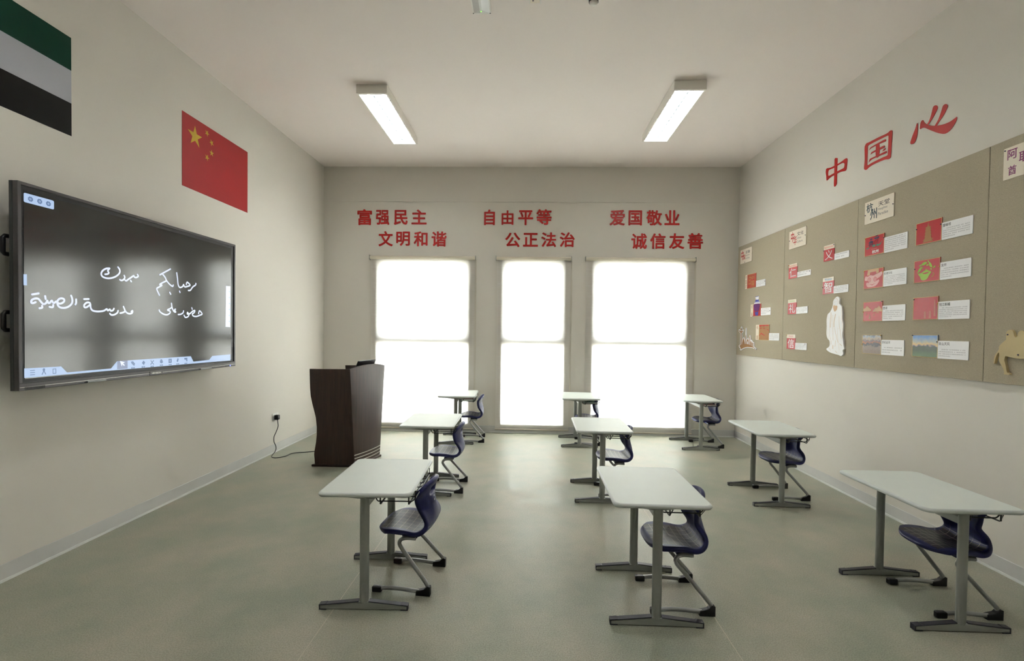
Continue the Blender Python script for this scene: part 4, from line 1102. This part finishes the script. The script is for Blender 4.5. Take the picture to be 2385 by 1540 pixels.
# ------------------------------------------------------------------ red characters
OR = ['first', 'second', 'third', 'last']
WN = ['left', 'middle', 'right']
for k, (ch, (x0, z0, x1, z1)) in enumerate(D_chars):
    g, r = k // 8, (k % 8) // 4
    mb = letter(MB(), ch, 0, 0, x1 - x0, z1 - z0, 0.0008, bold=0.026, depth=0.0030)
    o = mb.build('wall_character', M['vinyl_red'], fix=False)
    o.matrix_world = frame('back', x0, z0)
    tag(o, 'red character %s, %s of the %s line above the %s window' % (ch, OR[k % 4], ('upper', 'lower')[r], WN[g]), 'lettering', 'red characters above the windows')
def brush(name, data, label):
    ys = [p[0] for pc in data for lp in pc for p in lp]; zs = [p[1] for pc in data for lp in pc for p in lp]
    y0, z0 = max(ys), min(zs)
    mb = MB()
    for i, pc in enumerate(data):
        loops = []
        for lp in pc:
            q = catmull([Vector((y0 - p[0], p[1] - z0)) for p in lp + lp[:1]], 3)[:-1]
            loops.append([tuple(v) for v in q])
        mb.prism(loops, 0.0008, 0.0032 + 0.00005 * i)
    o = mb.build(name, M['vinyl_red'])
    o.matrix_world = frame('right', y0, z0)
    return tag(o, label, 'lettering', 'large red characters above the pinboard')
brush('wall_character', D_zhong, 'large red brush character 中 above the pinboard, leftmost of three')
brush('wall_character', D_guo, 'large red brush character 国 in a square above the pinboard, middle of three')
brush('wall_character', D_xin, 'large red brush character 心 above the pinboard, rightmost of three')

# ------------------------------------------------------------------ pinboard
PY = [(-0.066, -1.2885), (-1.2925, -2.516), (-2.520, -3.7405), (-3.7445, -4.965)]
PN = ['far pinboard panel in the window corner, holding the skyline cutout', 'second pinboard panel from the window wall, holding the robed figure', 'third pinboard panel from the window wall, holding the landscape cards', 'nearest pinboard panel with the camel cutout, cut by the frame']
for (a, b), lb in zip(PY, PN):
    o = MB().box(0, 0, 0, a - b, 2.710 - 1.193, 0.030).build('pinboard_panel', M['felt'], bevel=0.003)
    o.matrix_world = frame('right', a, 1.193, 0.0005)
    tag(o, lb, 'pinboard', 'pinboard panels on the right wall')

BN = 0.0307
def sheet(t, y0, y1, z0, z1, m, name, oy, oz, n0=0.0, th=0.004, rim=None):
    """a flat card between world y0 (left) and y1 (right)"""
    o = MB().box(oy - y0, z0 - oz, n0, oy - y1, z1 - oz, n0 + th).build(name, M[m], t)
    if rim:
        w = 0.0035
        a, b, c, d = oy - y0, z0 - oz, oy - y1, z1 - oz
        MB().prism([[(a, b), (c, b), (c, d), (a, d)], [(a + w, b + w), (a + w, d - w), (c - w, d - w), (c - w, b + w)]], n0 + th, n0 + th + 0.0004).build('gold_rim', M[rim], o)
    return o
def textrows(u0, v0, u1, v1, rows, n, short=0.7, first=0.10):
    mb = MB()
    ph = (v1 - v0) / rows
    gh = ph * 0.46
    for r in range(rows):
        vt = v1 - r * ph
        u = u0 + (first * (u1 - u0) if r == 0 else 0)
        ue = u1 if r < rows - 1 else u0 + (u1 - u0) * short
        while u + gh < ue:
            if rnd.random() > 0.07:
                w = gh * (0.75 + 0.15 * rnd.random())
                mb.add([(u, vt - gh, n), (u + w, vt - gh, n), (u + w, vt - gh * 0.72, n), (u, vt - gh * 0.72, n)], [(0, 1, 2, 3)])
                mb.add([(u + w * 0.1, vt - gh * 0.35, n), (u + w * 0.95, vt - gh * 0.35, n), (u + w * 0.95, vt - gh * 0.1, n), (u + w * 0.1, vt - gh * 0.1, n)], [(0, 1, 2, 3)])
                if rnd.random() > 0.4:
                    x = u + w * (0.2 + 0.5 * rnd.random())
                    mb.add([(x, vt - gh * 0.72, n), (x + w * 0.2, vt - gh * 0.72, n), (x + w * 0.2, vt - gh * 0.35, n), (x, vt - gh * 0.35, n)], [(0, 1, 2, 3)])
            u += gh * 1.12
    return mb
def pin(t, u, v, n, m='pin_dark'):
    MB().lathe([(0.0001, 0.0065), (0.003, 0.006), (0.0045, 0.0035), (0.0030, 0.0)], (u, v, n), 8).build('push_pin', M[m], t, smooth=1.0)

# title cards
def title(y0, y1, z0, z1, label, big, bigm, small, eng, pins):
    t = thing('title_card', label, 'card', frame('right', y0, z0, BN), 'cream title cards on the pinboard')
    w, h = y0 - y1, z1 - z0
    c = MB().box(0, 0, 0, w, h, 0.007).build('card', M['cream'], t)
    n = 0.0074
    for ch, (a, b, cc, d) in big:
        letter(MB(), ch, a * w, b * h, cc * w, d * h, n, bold=0.014).build('brush_character', M[bigm], c, fix=False)
    if small:
        letter(MB(), small, 0.48 * w, 0.62 * h, 0.86 * w, 0.84 * h, n, bold=0.004).build('lettering', M['dark_ink'], c, fix=False)
    for k, s in enumerate(eng):
        letter(MB(), s, 0.48 * w, (0.44 - 0.20 * k) * h, 0.5 * w, (0.44 - 0.20 * k) * h + 0.125 * h, n, keep=True).build('lettering', M['grey_ink'], c, fix=False)
    for u, v, m in pins: pin(t, u * w, v * h, 0.007, m)
title(-0.151, -0.489, 2.457, 2.648, 'cream title card with red brush characters, highest on the far panel', [('中', (0.07, 0.26, 0.30, 0.94)), ('国', (0.24, 0.26, 0.44, 0.60))], 'red_ink', '印象', ['Impression', 'of China'], [(0.42, 0.06, 'pin_dark')])
title(-1.397, -1.724, 2.449, 2.646, 'cream title card with red brush characters and the words China Culture', [('中', (0.10, 0.36, 0.30, 0.94)), ('华', (0.26, 0.16, 0.46, 0.68))], 'red_ink', '文化', ['China', 'Culture'], [(0.04, 0.48, 'pin_dark'), (0.97, 0.52, 'pin_dark')])
title(-2.613, -2.947, 2.457, 2.648, 'cream title card with dark brush characters and the words Hangzhou Paradise', [('杭', (0.06, 0.50, 0.30, 0.92)), ('州', (0.20, 0.14, 0.44, 0.62))], 'teal_ink', '天堂', ['Hangzhou', 'Paradise'], [(0.03, 0.42, 'pin_dark'), (0.98, 0.52, 'pin_dark')])
title(-3.840, -4.175, 2.460, 2.654, 'cream title card with purple brush characters, cut by the right frame edge', [('阿', (0.07, 0.60, 0.25, 0.92)), ('联', (0.28, 0.40, 0.50, 0.74)), ('酋', (0.09, 0.10, 0.24, 0.40))], 'purple_ink', None, [], [(0.03, 0.93, 'pin_dark')])

# virtue cards: cream strip, red square with a white character, white text slip
VC = [('义', 'Righteousness', 'orange_ink', -2.037, -2.200, 2.218, 2.331, 2.373, -2.204, -2.417, 2.210, 2.271, 2, [(0.97, 0.93), (0.02, 0.70)]),
      ('仁', 'Benevolence', 'orange_ink', -1.398, -1.567, 2.115, 2.239, 2.277, -1.571, -1.821, 2.115, 2.173, 2, [(0.02, 0.95), (2.42, 0.25)]),
      ('智', 'Wisdom', 'blue_ink', -2.034, -2.205, 1.891, 2.016, 2.053, -2.206, -2.417, 1.887, 1.958, 4, [(0.03, 0.42), (0.96, 0.42)]),
      ('礼', 'Ceremony', 'green_ink', -1.399, -1.567, 1.715, 1.840, 1.878, -1.568, -1.781, 1.715, 1.787, 4, [(0.98, 0.40)]),
      ('信', 'Sincerity', 'pink_ink', -1.392, -1.563, 1.323, 1.445, 1.486, -1.565, -1.781, 1.321, 1.395, 4, [(0.02, 0.95), (2.12, 0.38)])]
for ch, en, em, y0, y1, z0, z1, z2, ty0, ty1, tz0, tz1, rows, pins in VC:
    t = thing('virtue_card', 'red card with white character %s under the word %s' % (ch, en), 'card', frame('right', y0, z0, BN), 'red virtue cards on the second panel')
    sq = sheet(t, y0, y1, z0, z1, 'card_red', 'red_square', y0, z0, 0, 0.005)
    w, h = y0 - y1, z1 - z0
    letter(MB(), ch, 0.13 * w, 0.10 * h, 0.87 * w, 0.92 * h, 0.0054, bold=0.003).build('character', M['paper'], sq, fix=False)
    st = sheet(t, y0, y1, z1, z2, 'cream', 'name_strip', y0, z0, 0, 0.005)
    vs, fs, bb = glyphs(en)
    hh = z2 - z1
    lw = min(0.94 * w, 0.62 * hh * (bb[2] - bb[0]) / (bb[3] - bb[1]) * (1 if 'g' not in en else 0.9))
    letter(MB(), en, (w - lw) / 2, h + 0.16 * hh, (w + lw) / 2, h + 0.84 * hh, 0.0054).build('lettering', M[em], st, fix=False)
    ts = sheet(t, ty0, ty1, tz0, tz1, 'paper', 'text_slip', y0, z0, 0, 0.005)
    a, b, c, d = y0 - ty0, tz0 - z0, y0 - ty1, tz1 - z0
    textrows(a + 0.010, b + 0.006, c - 0.010, d - 0.006, rows, 0.0054, 0.75).build('small_print', M['fine_print'], ts, fix=False)
    for u, v in pins: pin(t, u * w, v * (z2 - z0), 0.005, 'pin_gold' if (u < 0.03 and v > 0.9) else 'pin_dark')

# first-panel cards: name strip, picture, text slip
def scene_card(label, strip, chars, pic, slip, picm, rows, art, pins):
    y0, y1, z0, z1 = strip
    t = thing('picture_card', label, 'card', frame('right', y0, z0, BN), 'picture cards on the far panel')
    st = sheet(t, y0, y1, z0, z1, 'cream', 'name_strip', y0, z0, 0, 0.005)
    w, h = y0 - y1, z1 - z0
    k = len(chars)
    for i, ch in enumerate(chars):
        ce = h * (0.83 - 0.66 * i / (k - 1))
        sz = min(0.052, h * 0.30)
        letter(MB(), ch, 0.16 * w, ce - sz / 2, 0.84 * w, ce + sz / 2, 0.0054).build('lettering', M['brown_print'], st, fix=False)
    p = sheet(t, *pic, picm, 'picture', y0, z0, 0, 0.0055, 'card_edge')
    art(p, y0, z0, pic)
    ts = sheet(t, *slip, 'paper', 'text_slip', y0, z0, 0, 0.005)
    a, b, c, d = y0 - slip[0], slip[2] - z0, y0 - slip[1], slip[3] - z0
    textrows(a + 0.010, b + 0.008, c - 0.012, d - 0.008, rows, 0.0054, 0.55).build('small_print', M['fine_print'], ts, fix=False)
    for py, pz, m in pins: pin(t, y0 - py, pz - z0, 0.0055, m)
NP = 0.0061
def seal_art(p, oy, oz, r):
    u0, v0, w, h = oy - r[0], r[2] - oz, r[0] - r[1], r[3] - r[2]
    q = lambda a, b: (u0 + a * w, v0 + b * h)
    MB().prism([[q(.12, .08), q(.86, .08), q(.86, .92), q(.12, .92)], [q(.145, .105), q(.145, .895), q(.835, .895), q(.835, .105)]], NP, NP + 0.0003).build('seal_border', M['gold'], p)
    for ch, a in (('中', (.50, .54, .80, .86)), ('国', (.50, .14, .80, .50)), ('印', (.18, .14, .46, .86))):
        letter(MB(), ch, *q(a[0], a[1]), *q(a[2], a[3]), NP, bold=0.016).build('seal_character', M['gold'], p, fix=False)
scene_card('red card with a gold square seal, on the far panel', (-0.310, -0.372, 2.098, 2.284), '中国印', (-0.372, -0.619, 2.098, 2.284), (-0.624, -0.864, 2.096, 2.178), 'card_red', 4, seal_art, [(-0.316, 2.278, 'pin_gold'), (-0.858, 2.150, 'pin_dark')])
def world_poly(pts, oy, oz): return [(oy - p[0], p[1] - oz) for p in pts]
def vase_art(p, oy, oz, r):
    MB().prism([world_poly(D_vase_top, oy, oz)], 0.0, 0.0052).build('vase_neck', M['paper'], p)
    for b in D_vase_bands: MB().prism([world_poly(b, oy, oz)], 0.0052, 0.0056).build('vase_band', M['cobalt'], p)
    MB().prism([smooth_loop(world_poly(D_vase_body, oy, oz))], NP, NP + 0.0004).build('vase_body', M['violet'], p)
    for b in D_vase_foot: MB().prism([world_poly(b, oy, oz)], NP, NP + 0.0004).build('vase_foot', M['cobalt'], p)
scene_card('red card with a blue and white vase rising above it', (-0.491, -0.561, 1.717, 1.876), '瓷器', (-0.561, -0.766, 1.717, 1.876), (-0.769, -1.008, 1.723, 1.816), 'card_red', 4, vase_art, [(-0.562, 1.722, 'pin_dark'), (-0.996, 1.776, 'pin_dark')])
def wall_art(p, oy, oz, r):
    u0, v0, w, h = oy - r[0], r[2] - oz, r[0] - r[1], r[3] - r[2]
    q = lambda pts: [(u0 + a * w, v0 + b * h) for a, b in pts]
    for pts in ([(.02, .985), (.98, .985), (.98, .93), (.80, .90), (.66, .93), (.5, .88), (.3, .92), (.14, .86), (.02, .90)],
                [(.05, .76), (.18, .80), (.32, .77), (.18, .74)], [(.40, .76), (.52, .79), (.64, .76), (.52, .73)], [(.80, .70), (.88, .70), (.98, .62), (.94, .60)],
                [(.02, .30), (.12, .36), (.24, .48), (.32, .42), (.42, .40), (.54, .32), (.66, .36), (.54, .28), (.40, .35), (.30, .36), (.23, .42), (.12, .31), (.02, .25)]):
        MB().prism([q(pts)], NP, NP + 0.0003).build('red_ridge', M['red_ink'], p)
scene_card('bronze card with red mountain ridges, lowest on the far panel', (-0.647, -0.732, 1.413, 1.606), '长城', (-0.732, -0.988, 1.412, 1.606), (-0.989, -1.223, 1.411, 1.500), 'brown_print', 5, wall_art, [(-0.985, 1.490, 'pin_dark')])

# landscape cards on the third panel
def land_card(label, pic, slip, picm, ttl, rows, art, pins):
    y0, z0 = pic[0], pic[2]
    t = thing('landscape_card', label, 'card', frame('right', y0, z0, BN), 'landscape cards on the third panel')
    p = sheet(t, *pic, picm, 'picture', y0, z0, 0, 0.0055, 'card_edge')
    w, h = pic[0] - pic[1], pic[3] - pic[2]
    if art: art(p, lambda pts: [(a * w, b * h) for a, b in pts], w, h)
    ts = sheet(t, *slip, 'paper', 'text_slip', y0, z0, 0, 0.005)
    a, b, c, d = y0 - slip[0], slip[2] - z0, y0 - slip[1], slip[3] - z0
    top = d - 0.010
    if ttl:
        hh = 0.022
        letter(MB(), ttl, a + 0.008, d - 0.010 - hh, a + 0.008 + hh * len(ttl) * 1.0, d - 0.010, 0.0054, bold=0.004).build('lettering', M['dark_ink'], ts, fix=False)
        top = d - 0.010 - hh - 0.010
    if ttl in ('京杭运河', '吴山天风'): top -= 0.016
    textrows(a + 0.010, b + 0.008, c - 0.012, top, rows, 0.0054, 0.45).build('small_print', M['fine_print'], ts, fix=False)
    for u, v, m in pins: pin(t, u * w, v * h, 0.0055, m)
def hz_art(p, q, w, h):
    for pts in ([(.08, .44), (.12, .42), (.24, .46), (.25, .50), (.24, .40), (.12, .36)], [(.40, .52), (.56, .54), (.57, .44), (.42, .42)], [(.62, .56), (.70, .50), (.80, .52), (.92, .66), (.82, .46), (.70, .42), (.62, .44)]):
        MB().prism([q(pts)], NP, NP + 0.0003).build('green_wave', M['green_print'], p)
    for pts in ([(.20, .68), (.32, .78), (.46, .72), (.42, .64), (.24, .64)], [(.26, .84), (.34, .90), (.42, .84), (.34, .80)], [(.48, .88), (.76, .90), (.72, .80), (.54, .80)], [(.54, .98), (.70, .99), (.66, .93), (.58, .93)], [(.24, .62), (.27, .62), (.27, .46), (.24, .46)], [(.32, .62), (.35, .62), (.35, .44), (.32, .44)], [(.40, .62), (.43, .62), (.43, .50), (.40, .50)], [(.20, .58), (.46, .60), (.46, .57), (.20, .55)]):
        MB().prism([q(pts)], NP, NP + 0.0003).build('pavilion', M['navy_print'], p)
    mb = MB().ribbon([(a * w, b * h) for a, b in ((.56, .50), (.50, .60), (.52, .72), (.60, .77), (.68, .72), (.70, .60), (.64, .50))], 0.0025, NP + 0.0002)
    mb.build('moon_gate', M['navy_print'], p, fix=False)
    letter(MB(), '杭州', .40 * w, .08 * h, .74 * w, .26 * h, NP, bold=0.03).build('lettering', M['paper'], p, fix=False)
    letter(MB(), 'HANGZHOU', .36 * w, .30 * h, .66 * w, .335 * h, NP).build('lettering', M['pale_pink'], p, fix=False)
def lz_art(p, q, w, h):
    face = q([(.06, .50), (.10, .66), (.22, .64), (.36, .70), (.50, .66), (.66, .72), (.80, .76), (.92, .80), (.95, .68), (.84, .54), (.70, .46), (.68, .36), (.78, .42), (.80, .30), (.64, .12), (.40, .08), (.22, .10), (.14, .24), (.18, .34), (.28, .30), (.22, .42), (.10, .44)])
    MB().prism([smooth_loop(face)], NP, NP + 0.0003).build('mask_motif', M['pale_pink'], p)
    MB().prism([q([(.18, .70), (.22, .96), (.78, .98), (.78, .78), (.66, .74), (.64, .86), (.34, .84), (.32, .70)])], NP, NP + 0.0003).build('crown_motif', M['tan_print'], p)
    for cx in (.30, .60):
        for r, m, k in ((.085, 'card_red', 1), (.062, 'pale_pink', 2), (.026, 'card_red', 3)):
            MB().prism([[(cx * w + r * w * math.cos(i * math.pi / 7), .46 * h + r * w * math.sin(i * math.pi / 7)) for i in range(14)]], NP, NP + 0.0003 + 0.0002 * k).build('eye_ring', M[m], p)
    MB().prism([q([(.30, .24), (.46, .20), (.64, .26), (.46, .16)])], NP, NP + 0.0006).build('mouth', M['card_red'], p)
def xh_art(p, q, w, h):
    for pts in ([(.02, .52), (.02, .66), (.10, .68), (.22, .80), (.32, .70), (.46, .58), (.40, .52)], [(.48, .48), (.66, .68), (.72, .66), (.84, .76), (.94, .64), (.98, .52), (.98, .48)], [(.66, .38), (.72, .42), (.78, .43), (.86, .39), (.80, .46), (.72, .46)], [(.32, .12), (.40, .12), (.38, .28), (.36, .40), (.34, .28)], [(.17, .32), (.21, .32), (.20, .42), (.18, .42)], [(.56, .28), (.60, .28), (.59, .40), (.57, .40)]):
        MB().prism([q(pts)], NP, NP + 0.0003).build('hill_motif', M['tan_print'], p)
def lf_art(p, q, w, h):
    y = .06
    for a, b, hh in ((.20, .15, .10), (.22, .17, .04), (.145, .11, .11), (.165, .12, .03), (.130, .105, .11), (.150, .11, .03), (.118, .095, .10), (.135, .10, .03), (.105, .085, .09), (.125, .06, .05), (.03, .015, .10), (.012, .002, .10)):
        MB().prism([q([(.49 - a, y), (.49 + a, y), (.49 + b, y + hh), (.49 - b, y + hh)])], NP, NP + 0.0003).build('pagoda_tier', M['brown_print'], p)
        y += hh
def lj_art(p, q, w, h):
    MB().prism([smooth_loop(q([(.17, .40), (.30, .43), (.40, .50), (.50, .54), (.60, .48), (.68, .42), (.60, .26), (.52, .12), (.40, .08), (.30, .12), (.25, .26)]))], NP, NP + 0.0003).build('tea_bowl', M['lime_print'], p)
    MB().prism([smooth_loop(q([(.34, .39), (.46, .42), (.60, .42), (.48, .36)]))], NP, NP + 0.0006).build('bowl_smile', M['card_red'], p)
    for pts in ([(.15, .42), (.19, .60), (.30, .72), (.28, .56)], [(.28, .78), (.40, .90), (.52, .86), (.42, .76)], [(.58, .86), (.66, .80), (.72, .62), (.62, .66)], [(.55, .86), (.54, .96), (.59, .88)], [(.20, .76), (.26, .80), (.30, .76), (.24, .73)], [(.74, .58), (.80, .66), (.84, .64), (.78, .57)], [(.64, .56), (.69, .58), (.70, .50)], [(.30, .62), (.34, .70), (.36, .64)], [(.46, .56), (.49, .58), (.51, .55), (.48, .53)], [(.48, .74), (.54, .78), (.58, .74), (.52, .71)]):
        MB().prism([smooth_loop(q(pts))], NP, NP + 0.0003).build('tea_leaf', M['lime_print'], p)
    MB().ribbon([(a * w, b * h) for a, b in ((.74, .38), (.79, .32), (.76, .24), (.70, .20))], 0.003, NP + 0.0002).build('bowl_handle', M['lime_print'], p, fix=False)
def qj_art(p, q, w, h):
    for pts in ([(.46, .06), (.54, .06), (.54, .36), (.46, .36)], [(.66, .06), (.74, .06), (.74, .38), (.66, .38)], [(.84, .14), (.92, .14), (.90, .84), (.86, .84)]):
        MB().prism([q(pts)], NP, NP + 0.0003).build('tower_motif', mat('faint_tan_print', (196, 108, 92), 0.4), p)
G, D = 'pin_gold', 'pin_dark'
land_card('red card with pavilion emblem and green waves, topmost left on the third panel', (-2.622, -2.850, 2.175, 2.341), (-2.851, -3.093, 2.173, 2.301), 'card_red', None, 7, hz_art, [(0.03, 0.94, G), (0.99, 0.76, D)])
land_card('red card with pale pink mask motif on the third panel', (-2.620, -2.851, 1.890, 2.056), (-2.852, -3.095, 1.893, 2.021), 'card_red', '良渚文化', 6, lz_art, [(0.03, 0.94, G), (0.98, 0.78, G)])
land_card('red card with tan lake hills on the third panel', (-2.624, -2.851, 1.607, 1.776), (-2.852, -3.092, 1.607, 1.734), 'card_red', '西湖', 5, xh_art, [(0.98, 0.97, D), (0.02, 0.50, G)])
land_card('photo card of a river at dusk, lowest left on the third panel', (-2.623, -2.849, 1.325, 1.490), (-2.850, -3.091, 1.325, 1.450), 'photo_river', '京杭运河', 3, None, [(0.98, 0.97, G), (0.01, 0.50, G)])
land_card('red card with a bronze pagoda, topmost right on the third panel', (-3.177, -3.403, 2.174, 2.339), (-3.404, -3.642, 2.174, 2.297), 'card_red', '雷峰塔', 5, lf_art, [(0.03, 0.74, D), (0.98, 0.70, D)])
land_card('red card with a lime green tea bowl and leaves', (-3.169, -3.399, 1.888, 2.055), (-3.400, -3.639, 1.889, 2.014), 'card_red', '龙井', 5, lj_art, [(0.04, 0.64, D), (0.99, 0.60, G)])
land_card('red card with faint tower outlines on the third panel', (-3.170, -3.393, 1.607, 1.776), (-3.394, -3.638, 1.606, 1.733), 'card_red', '钱江新城', 6, qj_art, [(0.04, 0.92, D), (0.98, 0.66, G)])
land_card('photo card of blue sky over dark treetops, lowest right on the third panel', (-3.171, -3.400, 1.327, 1.494), (-3.400, -3.640, 1.325, 1.452), 'photo_hill', '吴山天风', 4, None, [(0.02, 0.97, D), (0.98, 0.70, D)])

# cutouts
def cutout(name, pts, th, m, label, cat, n0=BN):
    y0, z0 = max(p[0] for p in pts), min(p[1] for p in pts)
    t = thing(name, label, cat, frame('right', y0, z0, n0))
    pl = world_poly(pts, y0, z0)
    b = MB().prism([smooth_loop(pl) if cat == 'cutout' and name != 'skyline_cutout' else pl], 0, th).build('board', M[m], t)
    return t, b, y0, z0
t, b, y0, z0 = cutout('skyline_cutout', D_sky_white, 0.008, 'paper', 'white and brown city skyline cutout in the far lower corner of the pinboard', 'cutout')
for pts in D_sky_brown:
    MB().prism([world_poly(pts, y0, z0)], 0.008, 0.0085).build('brown_silhouette', M['brown_print'], b)
pin(t, 0.06, 0.03, 0.008); pin(t, y0 - D_sky_white[-6][0] - 0.04, D_sky_white[-6][1] - z0, 0.008)
t, b, y0, z0 = cutout('figure_cutout', D_fig, 0.014, 'paper', 'tall white cutout of a bearded robed figure on the second panel', 'cutout')
MB().prism([smooth_loop(world_poly(D_fig_beard, y0, z0))], 0.014, 0.0146).build('beard', M['tan_print'], b)
for wd, pts in D_fig_lines:
    MB().ribbon(world_poly(pts, y0, z0), wd * 0.75, 0.0145).build('robe_line', M['line_print'], b, fix=False)
t, b, y0, z0 = cutout('camel_cutout', D_camel, 0.016, 'wood_cut', 'pale wooden camel cutout at the right frame edge', 'cutout')
for i in ((0, 0.012, -0.012), (31, 0.03, 0.02)):
    p = D_camel[i[0]]
    pin(t, y0 - p[0] + i[1], p[1] - z0 + i[2], 0.016)
